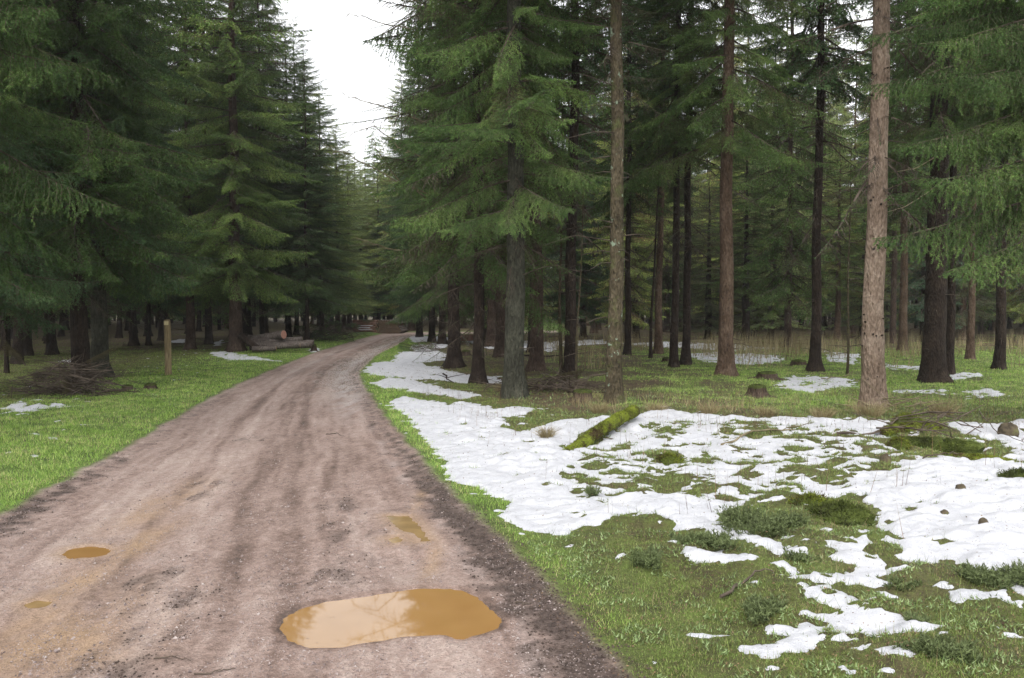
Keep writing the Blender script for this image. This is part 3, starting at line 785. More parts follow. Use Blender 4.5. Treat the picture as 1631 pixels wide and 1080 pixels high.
# middle group, right of the track
cmB = near_crown("spruce_crown", 21, 21, 4.3, 2.2, 0, ['mid', 'flat', 'mid', 'thin'], 'needle', dens=5, deadz=1.8,
    extra=[('flat', 0, 0, 1.15, -.10, math.radians(-112), 4.6), ('flat', 0, 1, 1.05, .0, math.radians(-80), 4.9), ('mid', 0, 2, 1.0, -.22, math.radians(-70), 3.7), ('mid', 0, 0, .95, -.35, math.radians(-95), 3.6),
           ('flat', 0, 2, 1.2, -.05, math.radians(-140), 4.4), ('mid', 0, 1, 1.0, -.2, math.radians(-50), 4.2), ('flat', 0, 0, .9, -.1, math.radians(-20), 3.9), ('mid', 0, 1, 1.1, -.3, math.radians(-160), 3.8), ('flat', 0, 1, 1.0, -.2, math.radians(-125), 3.3)])
spruce((820, 635), 38, None, "thick grey-green lichened spruce in the clump between track and snow", 'bark_lichen', own_crown=cmB, H=21, stubs=30, stub_len=(.1, .5), seed=5)
TA = spruce((980, 645), 29, 'high', "straight mossy brown spruce with pale lichen at its foot, just behind the mossy log", 'bark_moss', rz=1.0, stubs=60, stub_len=(.05, .6), seed=11, cz=1.6)
spruce((762, 612), 21, 'edge3', "slim dark spruce rising from the snow edge, left of the grey lichened one", 'bark_dark', seed=12, stubs=60, stub_len=(.2, .9))
TD = spruce((722, 585), 23, 'edge3', "leftmost dark spruce of the clump right of the track, root flare showing", 'bark_dark', seed=13, rz=2.2, flare=.9, stubs=60, stub_len=(.2, .9))
spruce((855, 592), 24, 'mid1', "brown spruce just behind and right of the grey lichened trunk", 'bark', seed=14, flare=.8)
spruce((908, 604), 22, 'mid2', "dark leaning spruce midway between the grey lichened and the straight mossy trunk", 'bark_dark', lean=(.012, 0), seed=15)
spruce((893, 603), 7, None, "thin bare young tree standing close left of a dark leaning spruce", 'bark_moss', seed=16, H=7, stubs=25, stub_len=(.1, .5), name="young_tree", flare=.2, sides=8)
spruce((918, 624), 5, None, "crooked thin sapling in front of the dark leaning spruce", 'bark_moss', lean=(.03, 0), seed=17, H=4.5, stubs=20, stub_len=(.1, .5), name="young_tree", flare=.2, sides=8)
spruce((783, 553), 18, 'edge3', "distant brown spruce seen between the slim dark and the grey lichened trunk", 'bark', seed=18, flare=.8)
spruce((704, 550), 13, 'edge1', "distant dark spruce on the right verge nearest the bend of the track", 'bark_dark', seed=19)
spruce((688, 545), 12, 'edge2', "bushy distant spruce whose boughs sweep down to the right verge", 'bark_dark', seed=20)
spruce((1000, 566), 12, 'mid1', "slim spruce close behind the straight mossy trunk, on its right", 'bark_dark', seed=21)
spruce((1048, 566), 14, 'mid2', "slim pale brown spruce in the glade, left of the paired trunks", 'bark_brown', lean=(.012, 0), seed=22)
spruce((1036, 573), 6, None, "thin dark tree with a hooked foot beside the slim pale spruce", 'bark_dark', lean=(.035, 0), seed=23, H=9, name="young_tree", flare=.5, sides=8)
spruce((1074, 585), 15, 'high', "left one of the two dark spruces standing side by side", 'bark_dark', seed=24, rz=.4, lean=(.003, 0))
spruce((1092, 583), 15, 'mid2', "right one of the two dark spruces standing side by side", 'bark_dark', seed=25, lean=(.006, 0))
spruce((1155, 601), 28, 'high', "stout brown spruce right of the paired dark trunks", 'bark_brown', seed=26, rz=2.0, stubs=40)
spruce((1298, 593), 19, 'mid2', "slender near-black spruce leaning slightly right in the open glade", 'bark_dark', lean=(.004, 0), seed=27, stubs=60, stub_len=(.1, .8), flare=.8)
spruce((1350, 598), 5, None, "thin sapling close left of the pale knotty trunk", 'bark_moss', seed=28, H=6, stubs=30, stub_len=(.1, .7), name="young_tree", flare=.2, sides=8)
spruce((1390, 652), 40, 'mid2', "big pale pinkish-brown spruce trunk dotted with dark knots", 'bark_pale', lean=(.004, 0), seed=29, stubs=24, stub_len=(.1, .7), knots=95, sides=18, flare=.35)
TU = spruce((1488, 609), 40, 'high', "thick dark spruce right of the pale knotty trunk, under hanging boughs", 'bark_dark', seed=30, rz=1.2, flare=.5)
du = np.array(TU.location)
for pts in ([(1500, 290, 17.2), (1465, 315, 16.4), (1440, 330, 16), (1412, 338, 15.8)], [(1490, 250, 17.2), (1460, 268, 16.5), (1420, 275, 16)]):
    mb = MB(); P = np.array([W(*p) for p in pts]) - du; tt = np.linspace(0, len(P) - 1, 10)
    mb.tube(np.stack([np.interp(tt, np.arange(len(P)), P[:, k]) for k in range(3)], 1), np.linspace(.014, .005, 10), 5, 0)
    mb.build("bare_branch", [M['twig_pale']], TU, False)
spruce((1512, 600), 15, 'mid2', "darker spruce touching the right side of the thick dark trunk", 'bark_dark', seed=31)
spruce((1437, 560), 15, 'mid1', "distant brown trunk right of the pale knotty spruce", 'bark_brown', seed=32)
spruce((1545, 575), 13, 'mid2', "distant pale brown trunk behind the low boughs at the right edge", 'bark_brown', seed=33)
spruce((1592, 590), 18, 'mid2', "dark trunk near the right edge of the picture behind the boughs", 'bark_dark', seed=34)
spruce((1255, 556), 13, 'low2', "distant trunk left of the near-black glade spruce", 'bark', seed=35)
# overhanging spruces whose trunks stand outside the picture
def facing(a0, a1):
    def f(z, a):
        a = math.degrees(a) % 360
        return (a0 <= a <= a1) or z > 7.5
    return f
EX = [('hang', 0, 0, 1.25, -.12, math.radians(176), 4.9), ('hang', 0, 1, 1.2, -.15, math.radians(188), 4.1), ('hang', 0, 2, 1.25, -.12, math.radians(182), 2.95), ('mid', 0, 0, 1.1, -.2, math.radians(200), 2.6),
      ('hang', 0, 1, 1.2, -.1, math.radians(165), 5.6), ('mid', 0, 2, 1.1, -.15, math.radians(170), 3.5), ('hang', 0, 0, 1.15, -.15, math.radians(195), 5.2), ('hang', 0, 2, 1.1, -.1, math.radians(205), 4.6)]
cmR = near_crown("spruce_crown", 22, 18, 3.2, 2.3, 5.6, ['hang', 'mid', 'hang'], 'needle', keepf=facing(120, 250), extra=EX, dens=8, deadz=.3)
spruce(None, 0, None, "overhanging spruce at the right edge, its dark green boughs crossing the pale knotty trunk", 'bark', pos=(7.15, 10.2), r=.17, own_crown=cmR, H=18, seed=41, rz=0.0)
EXL = [('hang', 0, 0, 1.35, -.35, math.radians(10), 4.0), ('hang', 0, 1, 1.3, -.15, math.radians(-10), 4.8), ('hang', 0, 2, 1.25, -.2, math.radians(25), 5.2), ('mid', 0, 0, 1.2, -.05, math.radians(0), 5.6), ('hang', 0, 1, 1.1, -.35, math.radians(-25), 3.6), ('mid', 0, 2, 1.0, -.2, math.radians(-15), 4.4)]
cmL = near_crown("spruce_crown", 23, 19, 3.2, 2.6, 5.6, ['hang', 'mid', 'hang', 'flat'], 'needle', keepf=lambda z, a: (math.degrees(a) % 360 < 75 or math.degrees(a) % 360 > 285 or z > 7.5), extra=EXL, dens=8, deadz=.4)
spruce(None, 0, None, "overhanging spruce at the upper left edge with long drooping boughs", 'bark_dark', pos=(-7.3, 9.3), r=.2, own_crown=cmL, H=19, seed=42, rz=0.0)
spruce(None, 0, 'edge2', "bushy spruce at the left edge behind the overhanging boughs", 'bark_dark', pos=(-9.9, 14.2), r=.18, seed=43)
spruce(None, 0, 'edge1', "tall full spruce towering at the upper left behind the drooping boughs", 'bark_dark', pos=(-8.9, 16.8), r=.16, seed=430, s=1.05)
spruce(None, 0, 'edge1', "unseen spruce added outside the left edge to darken the forest there", 'bark_dark', pos=(-10.4, 4.5), r=.16, seed=431)  # out of view, added to shade the left of the forest
spruce(None, 0, 'edge2', "unseen spruce added behind the camera on the left to shade the forest", 'bark_dark', pos=(-10.0, -1.0), r=.16, seed=432)  # second unseen tree, added for its shade on the left side
# left of the track
spruce((158, 605), 29, 'edge2', "stout grey-green spruce beside the brush heap, nearest trunk left of the track", 'bark_lichen', seed=44, s=1.08, rz=.8, flare=.9)
spruce((10, 598), 7, 'low1', "thin dark spruce at the far left edge of the picture", 'bark_dark', seed=45)
spruce((45, 570), 14, 'low1', "dark spruce second from the left edge of the picture", 'bark_dark', seed=46)
spruce((82, 567), 16, 'low2', "dark spruce left of and behind the brush heap", 'bark_dark', seed=47)
spruce((213, 553), 14, 'edge2', "dark trunk left of the wooden waymark post", 'bark_dark', seed=48, s=1.05)
spruce((237, 552), 8, 'low1', "thin dark trunk just left of the wooden waymark post", 'bark_dark', seed=49)
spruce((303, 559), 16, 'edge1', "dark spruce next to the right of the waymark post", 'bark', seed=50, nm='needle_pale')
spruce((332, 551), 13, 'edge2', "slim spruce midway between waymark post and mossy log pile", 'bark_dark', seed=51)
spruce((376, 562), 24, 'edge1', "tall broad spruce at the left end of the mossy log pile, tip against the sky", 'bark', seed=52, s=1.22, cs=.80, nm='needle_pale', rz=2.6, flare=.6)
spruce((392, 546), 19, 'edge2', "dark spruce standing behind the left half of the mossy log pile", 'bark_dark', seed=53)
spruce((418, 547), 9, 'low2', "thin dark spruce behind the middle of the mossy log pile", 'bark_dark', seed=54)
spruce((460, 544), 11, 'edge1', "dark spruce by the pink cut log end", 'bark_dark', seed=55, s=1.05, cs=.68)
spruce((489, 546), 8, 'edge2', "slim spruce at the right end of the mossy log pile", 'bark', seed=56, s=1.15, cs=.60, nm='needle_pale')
spruce((512, 538), 9, 'edge1', "roadside spruce above the leafy brush, left of the track's bend", 'bark', seed=57, s=1.1, cs=.58, nm='needle_lit')
spruce((538, 532), 9, 'edge2', "far pale green spruce on the left verge before the log stack", 'bark', seed=58, s=1.1, cs=.62, nm='needle_lit')
spruce((556, 527), 9, 'low1', "small far spruce behind the left end of the log stack", 'bark', seed=59, s=1.0, cs=.62, nm='needle_lit')
spruce((575, 523), 9, 'low2', "far spruce rising straight behind the log stack", 'bark', seed=60, s=.9, cs=.5, nm='needle_lit')
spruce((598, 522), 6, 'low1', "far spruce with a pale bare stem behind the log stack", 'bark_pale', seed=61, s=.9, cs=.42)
spruce((622, 523), 9, 'low2', "far dark spruce behind the right end of the log stack", 'bark', seed=62, s=.95, cs=.6)
spruce((655, 528), 11, 'low1', "far spruce on the inside of the track's bend", 'bark', seed=63, s=1.0, cs=.9)
spruce((668, 538), 12, 'edge2', "dark spruce on the right verge just before the track's bend", 'bark_dark', seed=64, s=.95)

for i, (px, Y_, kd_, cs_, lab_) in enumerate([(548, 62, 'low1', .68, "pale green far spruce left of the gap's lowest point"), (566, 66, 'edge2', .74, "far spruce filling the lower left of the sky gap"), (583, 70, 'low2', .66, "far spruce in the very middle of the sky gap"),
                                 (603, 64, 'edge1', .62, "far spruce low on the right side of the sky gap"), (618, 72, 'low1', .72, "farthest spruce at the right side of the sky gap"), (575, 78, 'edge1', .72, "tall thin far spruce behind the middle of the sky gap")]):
    spruce(None, 0, kd_, lab_, 'bark', pos=((px - CXP) / FPX * Y_, Y_), r=.15, seed=700 + i, s=1.15, cs=cs_ * .88, nm='needle_lit')
# bare larch-like boughs reaching out into the gap of sky
dd_ = np.array(TD.location)
rngb = np.random.default_rng(77)
for pts in ([(720, 60, 22), (660, 45, 21), (600, 32, 20.5), (555, 22, 20)], [(720, 350, 22), (660, 300, 20.5), (600, 270, 20), (545, 243, 19.5), (523, 236, 19.3)],
            [(720, 330, 22), (640, 290, 21), (600, 240, 20.5), (592, 215, 20.3)], [(720, 270, 22), (640, 235, 21), (590, 200, 20.5), (560, 215, 20.2)], [(720, 210, 22), (640, 180, 21), (585, 165, 20.5), (545, 150, 20.2)],
            [(720, 20, 22), (650, 0, 21), (600, -10, 20.5), (560, -25, 20)], [(720, 440, 22), (650, 400, 21), (600, 390, 20.5), (570, 380, 20.2)]):
    P = np.array([W(*p) for p in pts]) - dd_
    mb = MB()
    tt = np.linspace(0, 1, 12); Pi = np.stack([np.interp(tt * (len(P) - 1), np.arange(len(P)), P[:, k]) for k in range(3)], 1) + rngb.normal(0, .025, (12, 3))
    mb.tube(Pi, np.linspace(.022, .006, 12), 5, 0)
    for i in range(3, 12):
        for q in range(3):
            d = np.array([rngb.normal(-.4, .5), rngb.normal(0, .5), rngb.uniform(-.8, .5)]); l = rngb.uniform(.1, .5)
            mid = Pi[i] + d * l * .5 + rngb.normal(0, .02, 3)
            mb.tube([Pi[i], mid, Pi[i] + d * l + np.array([0, 0, -.05])], [.006, .004, .002], 3, 0, cap=False)
    mb.build("bare_branch", [M['twig_pale']], TD, False)

# pale dead twigs beside the knotty trunk
# ------------------------------------------------------------------ the forest behind
named = [(o.location.x, o.location.y) for o in C.objects if o.name.startswith(("spruce_tree", "young_tree"))]
rngf = np.random.default_rng(2024)
protos = {}
def proto(kind, bark, k):
    key = (kind, bark, k)
    if key not in protos:
        protos[key] = trunk_mesh("trunk", 300 + k, CR_H[kind] + .2, (.16, .13, .19)[k], [M[bark], M['twig'], M['bark_dark']], (0, 0), .5, 9, 30, (.1, .7), vis=9)
    return protos[key]
placed = list(named); nback = 0
def hmax(x, y):
    px = CXP + FPX * x / y
    if px < 425 or px > 640: return 99
    yt = np.interp(px, [425, 445, 470, 495, 520, 545, 562, 590, 605, 640], [-300, -60, 35, 105, 155, 215, 250, 258, 150, -200])
    return (490 - yt) / 1300 * y + 1.6
cands = []
for it in range(9000):
    y = 14 + 70 * rngf.random() ** .8; x = rngf.uniform(-.78, .78) * y + rngf.uniform(-3, 3)
    cands.append((x, y))
for x, y in cands:
    if nback >= 236: break
    sdl = float(min(x - XL(y), XR(y) - x))
    if x < -3 and y < 56:
        if sdl > -3.2 or y < 19: continue
        side = 'L'
        if x > XL(y) - 7 and y < 30: continue
    elif y >= 56 and x < 1:
        side = 'F'
        if y < 59: continue
    else:
        side = 'R'
        if sdl > -3.0: continue
        if y < 20: continue
        if x > .04 * y and y < 37 + 3 * math.sin(x): continue
        if x < .04 * y and y < 24: continue
    if any((x - a) ** 2 + (y - b_) ** 2 < (2.7 if y < 45 else 3.3) ** 2 for a, b_ in placed): continue
    placed.append((x, y)); nback += 1
    edge = sdl > -6
    if side == 'L': kd = ['low1', 'low2', 'mid1'][rngf.integers(3)] if not edge else ['low1', 'edge2', 'low2'][rngf.integers(3)]
    elif side == 'F': kd = ['low1', 'low2'][rngf.integers(2)]
    else: kd = (['low1', 'low2', 'mid1', 'low1'] if y > 36 else ['mid1', 'mid2'])[rngf.integers(4 if y > 36 else 2)]
    bk = ['bark_dark', 'bark', 'bark_brown'][rngf.integers(3)] if side != 'L' else 'bark_dark'
    s = rngf.uniform(.8, 1.08) * (1.12 if kd.startswith('low') and y > 40 else 1.0)
    openw = side == 'R' and .20 < x / y < .46 and y < 50
    if openw and y < 52 and rngf.random() < .4:
        placed.pop(); nback -= 1; continue
    cs_ = .45 * rngf.uniform(.85, 1.2) if openw and y < 46 else .8 if side == 'F' else (rngf.uniform(.62, .95) if side == 'R' and y < 46 and kd.startswith('low') else 1)
    root = link("spruce_tree", None, loc=(x, y, hz(x, y) if y < 80 else 0))
    tag(root, {'L': "dark spruce among the many crowded deep in the forest left of the track",
               'R': "slender spruce among the many crowded far back in the forest right of the track",
               'F': "far spruce in the wall of trees beyond the track's bend"}[side], "spruce tree",
        {'L': "spruces deep in the forest left of the track", 'R': "spruces far back in the forest right of the track", 'F': "spruces beyond the track's bend"}[side])
    kk = int(rngf.integers(3))
    cs_ = min(cs_, hmax(x, y) / (CR_H[kd] * s))
    tk = link("trunk", proto(kd, bk, kk), root); tk.scale = (1, 1, s * cs_)
    c = link("crown", CR[kd], root); c.location.z = 0.5 if side == 'L' else 0; c.scale = (s, s, s * cs_); c.rotation_euler = (0, 0, rngf.random() * 6.28)
    skin(c, 'needle_lit' if (side == 'R' and y > 34 and rngf.random() < .6) or (side == 'F' and rngf.random() < .6) else ['needle', 'needle_blue', 'needle_brownish', 'needle'][rngf.integers(4)])
print("background trees", nback)
FB = [make_bough(501 + k, 3, hang=.6) for k in range(2)]
def far_crown(seed, H, z0, R):
    rng = np.random.default_rng(seed); Ts, Ms = [], []; z = z0
    while z < H - .4:
        f = (H - z) / (H - z0)
        for j in range(5):
            T, Mi = FB[rng.integers(2)]
            keep_ = ((Mi > 0) & (np.arange(len(Mi)) % 4 == 0)) | (np.arange(len(Mi)) % 29 == 0)
            Ts.append(place(T[keep_], R * min(1, f ** .55 * 1.2) / 2.2 * rng.uniform(.8, 1.2), rng.normal(-.15, .15), rng.random() * 6.28, 0, (0, 0, z + rng.uniform(-.3, .3)))); Ms.append(Mi[keep_])
        z += .75
    h = H; q = .16
    tr = np.array([[[-q, 0, -.3], [q, 0, -.3], [0, 0, h]], [[0, -q, -.3], [0, q, -.3], [0, 0, h]]], np.float32)
    Ts.append(tr); Ms.append(np.zeros(2))
    return np.concatenate(Ts), np.concatenate(Ms)
FC = [far_crown(31, 20, 1.0, 2.3), far_crown(32, 23, 3.0, 2.4)]
Ts, Ms = [], []; spots_ = []
for it in range(6000):
    if len(spots_) >= 230: break
    y = rngf.uniform(24, 105); x = rngf.uniform(-.95, .95) * y + rngf.uniform(-6, 6)
    if not (y > 76 or x < XL(y) - 15 - .25 * y * 0 or x > .04 * y + 9 and y > 52): continue
    if abs(x + 10) < 5 and y < 70: continue
    if any((x - a) ** 2 + (y - b_) ** 2 < 2.9 ** 2 for a, b_ in placed + spots_): continue
    spots_.append((x, y)); T, Mi = FC[rngf.integers(2)]
    Ts.append(place(T, 1.0, 0, rngf.random() * 6.28, 0, (x, y, 0)) * np.array([1, 1, min(rngf.uniform(.85, 1.1), hmax(x, y) / 22)], np.float32)); Ms.append(Mi)
V = np.concatenate(Ts).reshape(-1, 3)
wood = link("distant_wood", mk_mesh("distant_wood", V, np.arange(len(V), dtype=np.int32).reshape(-1, 3), [M['bark_dark'], M['needle'], M['needle_old']], np.concatenate(Ms), False))
tag(wood, "far-off wall of spruce forest closing every gap between the trees", "forest", kind="stuff")
print("far", len(spots_), len(V) // 3)

# ------------------------------------------------------------------ waymark post
x, y = G(268, 601)
z = hz(x, y)
post = link("waymark_post", None, loc=(x, y, z)); tag(post, "short weathered round wooden post with a pale plate, on the left verge", "post")
mb = MB(); rr = 5.2 / 1300 * y
mb.tube([(0, 0, -.2), (0, 0, .0), (.005, 0, .4), (.0, 0, .8), (-.008, 0, 1.22)], [rr, rr, rr * .98, rr, rr * .96], 16, 0)
mb.tube([(-.008, 0, 1.22), (-.008, 0, 1.25)], [rr * .96, rr * .80], 16, 0)
mb.build("shaft", [M['post']], post)
mb = MB(); mb.add([(-.045, -rr - .006, 1.13), (.045, -rr - .006, 1.13), (.045, -rr - .006, 1.215), (-.045, -rr - .006, 1.215), (-.045, -rr + .03, 1.13), (.045, -rr + .03, 1.13), (.045, -rr + .03, 1.215), (-.045, -rr + .03, 1.215)],
    [(0, 1, 2), (0, 2, 3), (0, 4, 5), (0, 5, 1), (1, 5, 6), (1, 6, 2), (2, 6, 7), (2, 7, 3), (3, 7, 4), (3, 4, 0)])
mb.build("marker_plate", [M['marker']], post, False)

# ------------------------------------------------------------------ logs
rngl = np.random.default_rng(8)
def log(p0, p1, r, label, mat='bark_log', endm='cut_pale', group=None, name="log", taper=.9, moss=False, cap_snow=False):
    p0 = np.array(p0, float); p1 = np.array(p1, float); c = (p0 + p1) / 2
    n = 9; tt = np.linspace(0, 1, n)[:, None]
    P = p0 + (p1 - p0) * tt - c + rngl.normal(0, r * .05, (n, 3)); P[0] = p0 - c; P[-1] = p1 - c
    mb = MB(); mb.tube(P, r * (1 - (1 - taper) * tt[:, 0]) * (1 + rngl.normal(0, .03, n)), 14, 0, True, .02, rngl, 1)
    root = link(name, None, loc=tuple(c)); tag(root, label, "log", group)
    mb.build("log_body", [M[mat], M[endm]], root)
    if cap_snow:
        mb = MB(); Q = P[1:-1] + np.array([0, 0, r * .72]); mb.tube(Q, [r * .1] + [r * .55] * (len(Q) - 2) + [r * .1], 8, 0)
        mb.build("snow_cap", [M['snow']], root)
    return root
gz = lambda px, py: None
mossy_pile = [
 ((398, 552, 28.2), (497, 549, 28.6), .13, "long grey log at the bottom front of the mossy log pile"),
 ((392, 546, 29.0), (482, 541, 29.4), .13, "mossy grey log on top of the long bottom log in the pile"),
 ((405, 541, 29.6), (452, 533, 29.0), .16, "thick log sticking up from the mossy pile with a pink sawn end"),
 ((383, 535, 28.3), (412, 556, 27.9), .12, "dark log leaning down across the left end of the mossy pile"),
 ((420, 549, 28.9), (500, 545, 29.5), .10, "thin log in the middle of the mossy pile, ending by the slim spruce"),
 ((395, 538, 30.2), (440, 537, 30.4), .11, "short log at the back left of the mossy pile"),
 ((425, 553, 27.9), (478, 550, 28.1), .09, "thin mossy log lying in the grass in front of the pile"),
 ((402, 556, 27.6), (440, 555, 27.7), .09, "short broken log at the foot of the mossy pile"),
]
for i, (a, b_, r, lab) in enumerate(mossy_pile):
    log(W(*a), W(*b_), r, lab, 'bark_log' if i != 3 else 'bark_dark', 'cut' if i == 2 else 'cut_pale', "logs in the mossy pile left of the track")
# far stack: logs side on, then logs end on
for row in range(7):
    yy = 530.5 - row * 3.2
    for q in range(2):
        cap = (row, q) in ((3, 0), (1, 0), (2, 0))
        log(W(562 + rngl.uniform(-1, 3), yy, 51.5 + q * .3 + row * .1), W(600 + rngl.uniform(-4, 5), yy - .2, 51.2 + q * .3 + row * .1), .075 + .01 * rngl.random(),
            "reddish log lying side on in the left half of the far log stack" if not cap else "snow-topped log lying side on in the far log stack", 'bark_red', 'cut_pale', "side-on logs of the far stack" if not cap else "snow-topped logs of the far stack", cap_snow=cap)
for row in range(7):
    for q in range(9 - row // 3):
        px = 604 + q * 3.9 + (row % 2) * 1.9; yy = 530.5 - row * 3.1
        a = W(px, yy, 50.3 + .05 * q); d = np.array([.05, 1, 0]) * 2.6
        log(a, a + d, .068 + .012 * rngl.random(), "log lying end on in the right half of the far log stack", 'bark_red' if rngl.random() < .3 else 'bark_log', 'cut_dark', "end-on logs of the far stack")
for i in range(5):
    log(W(728 + i * 2, 547 - i * 2.6, 38 + .1 * i), W(762 - i, 546 - i * 2.6, 38.2 + .1 * i), .10, "reddish log in the small pile behind the clump of spruces", 'bark_red', 'cut', "logs in the small pile behind the spruce clump")

# mossy fallen logs in the snow
def moss_log(a, b_, r0, r1, label, mat='moss', seed=1):
    rng = np.random.default_rng(seed)
    a = np.array(a); b_ = np.array(b_); c = (a + b_) / 2
    n = 26; tt = np.linspace(0, 1, n)[:, None]
    P = a + (b_ - a) * tt - c; P[:, 2] += .03 * np.sin(tt[:, 0] * 3.1)
    P += rng.normal(0, .006, P.shape)
    mb = MB(); mb.tube(P, (r0 + (r1 - r0) * tt[:, 0]) * (1 + .09 * np.sin(tt[:, 0] * 17 + seed) + rng.normal(0, .05, n)), 16, 0, True, .05, rng)
    root = link("mossy_log", None, loc=tuple(c)); tag(root, label, "log")
    mb.build("log_body", [M[mat]], root)
    # fur of moss
    k = 5000; i = rng.integers(0, n - 1, k); f = rng.random((k, 1)); th = rng.normal(math.pi / 2, 1.15, k)
    ax = unit(b_ - a); u = unit(np.cross(ax, [0, 0, 1.0])); w_ = np.cross(u, ax)
    dirv = np.cos(th)[:, None] * u + np.sin(th)[:, None] * w_
    rad = (r0 + (r1 - r0) * ((i + f[:, 0]) / (n - 1)))[:, None]
    base = P[i] * (1 - f) + P[i + 1] * f + dirv * rad * .95
    side = unit(np.cross(dirv, rng.normal(size=(k, 3)))) * .004
    tip = base + unit(dirv + rng.normal(0, .4, (k, 3))) * rng.uniform(.012, .03, (k, 1))
    V = np.stack([base - side, base + side, tip], 1).reshape(-1, 3)
    me = mk_mesh("moss", V, np.arange(len(V)).reshape(-1, 3), [M[mat]], None, False); link("moss", me, root)
    return root
a = np.array([*G(899, 730), 0.02]); 
b2 = W(1010, 655, 10.9)
moss_log(a, b2, .065, .076, "bright yellow-green mossy log lying slantwise in the snow", seed=3)
q0 = G(1425, 715); q1 = G(1560, 728)
moss_log((*q0, .06), (*q1, .05), .07, .09, "brown mossy rotten log lying across the snow at the right", 'moss_dark', 5)
q0 = G(1408, 702); q1 = G(1500, 690)
moss_log((*q0, .10), (*q1, .04), .06, .09, "short green mossy log behind the brown rotten one at the right", 'moss', 6)
q0 = G(1460, 728); q1 = G(1640, 748)
moss_log((*q0, -.02), (*q1, -.01), .07, .08, "low bright mossy ridge-like log running to the right edge", 'moss', 7)

# lumps: stones, stumps, moss mounds
def lump(name, px, py, rw, rh, label, mats, cat, seed=0, rough=.16, zoff=0.0, depth=.9, nn=26, fur=None, pos=None):
    x, y = pos if pos is not None else G(px, py)
    rng = np.random.default_rng(seed + 900)
    th, ph = np.meshgrid(np.linspace(0, 2 * math.pi, nn, endpoint=False), np.linspace(-.4, math.pi / 2, nn // 2))
    d = np.stack([np.cos(th) * np.cos(ph), np.sin(th) * np.cos(ph), np.sin(ph)], -1).reshape(-1, 3)
    nz = fbm(d[:, 0] * 1.7 + seed * 3.1, d[:, 1] * 1.7 + d[:, 2] * 1.3, seed, 4, .6)
    V = d * (1 + rough * 2 * nz)[:, None] * np.array([rw, rw * depth, rh])
    n1 = nn; n2 = nn // 2; F = []
    for i in range(n2 - 1):
        for j in range(n1):
            k = (j + 1) % n1
            F += [(i * n1 + j, i * n1 + k, (i + 1) * n1 + k), (i * n1 + j, (i + 1) * n1 + k, (i + 1) * n1 + j)]
    me = mk_mesh(name, V, F, mats[:1], None, True)
    o = link(name, me, loc=(x, y, hz(x, y) + zoff)); tag(o, label, cat)
    if fur:
        k = fur; i = rng.integers(0, len(V), k); base = V[i] + rng.normal(0, .012, (k, 3))
        dr = unit(d[i] + rng.normal(0, .4, (k, 3)) + [0, 0, .3]); side = unit(np.cross(dr, rng.normal(size=(k, 3)))) * .004
        VV = np.stack([base - side, base + side, base + dr * rng.uniform(.012, .035, (k, 1))], 1).reshape(-1, 3)
        link("moss", mk_mesh("moss", VV, np.arange(len(VV)).reshape(-1, 3), [mats[-1]], None, False), o)
    return o
lump("stone", 1605, 704, .115, .13, "round brown stone in the snow near the right edge", [M['stone']], "stone", 1, zoff=.03, depth=.8)
lump("stone", 1410, 747, .055, .075, "small reddish stone tipped with moss in the middle of the snow", [M['stone']], "stone", 2, zoff=.02)
lump("stone", 1530, 803, .04, .05, "dark stone in the broad snow field, upper one of three", [M['stone']], "stone", 3, zoff=.02)
lump("stone", 1504, 834, .03, .03, "smallest dark stone in the broad snow field, left one of three", [M['stone']], "stone", 4, zoff=.02)
lump("stone", 1566, 862, .035, .05, "dark stone in the broad snow field, lowest one of three", [M['stone']], "stone", 5, zoff=.02)
lump("moss_mound", 1066, 738, .14, .07, "round green moss mound surrounded by snow below the mossy log", [M['moss_dark'], M['moss']], "moss mound", 6, zoff=.0, fur=2500)
lump("moss_mound", 1340, 835, .22, .08, "orange-tinged moss mound between snow and heather", [M['moss_dark'], M['moss_dark']], "moss mound", 7, fur=2500, rough=.25)
lump("moss_mound", 1290, 815, .16, .07, "green moss mound behind the heather tuft", [M['moss_dark'], M['moss']], "moss mound", 8, fur=2000, rough=.25)
lump("moss_mound", 1445, 692, .20, .15, "high moss-covered hump beside the fallen dead boughs", [M['moss_dark'], M['moss']], "moss mound", 9, fur=3000, rough=.25)
lump("moss_mound", 1430, 722, .11, .10, "small green mossy knob at the end of the brown rotten log", [M['moss_dark'], M['moss']], "moss mound", 10, fur=2000)
lump("moss_mound", 1625, 775, .16, .06, "flat mossy mound at the right edge of the snow", [M['moss_dark'], M['moss_dark']], "moss mound", 11, fur=2000)
lump("moss_mound", 610 - 610 + 740, 0, 0.001, .001, "", [M['moss']], "x") if False else None
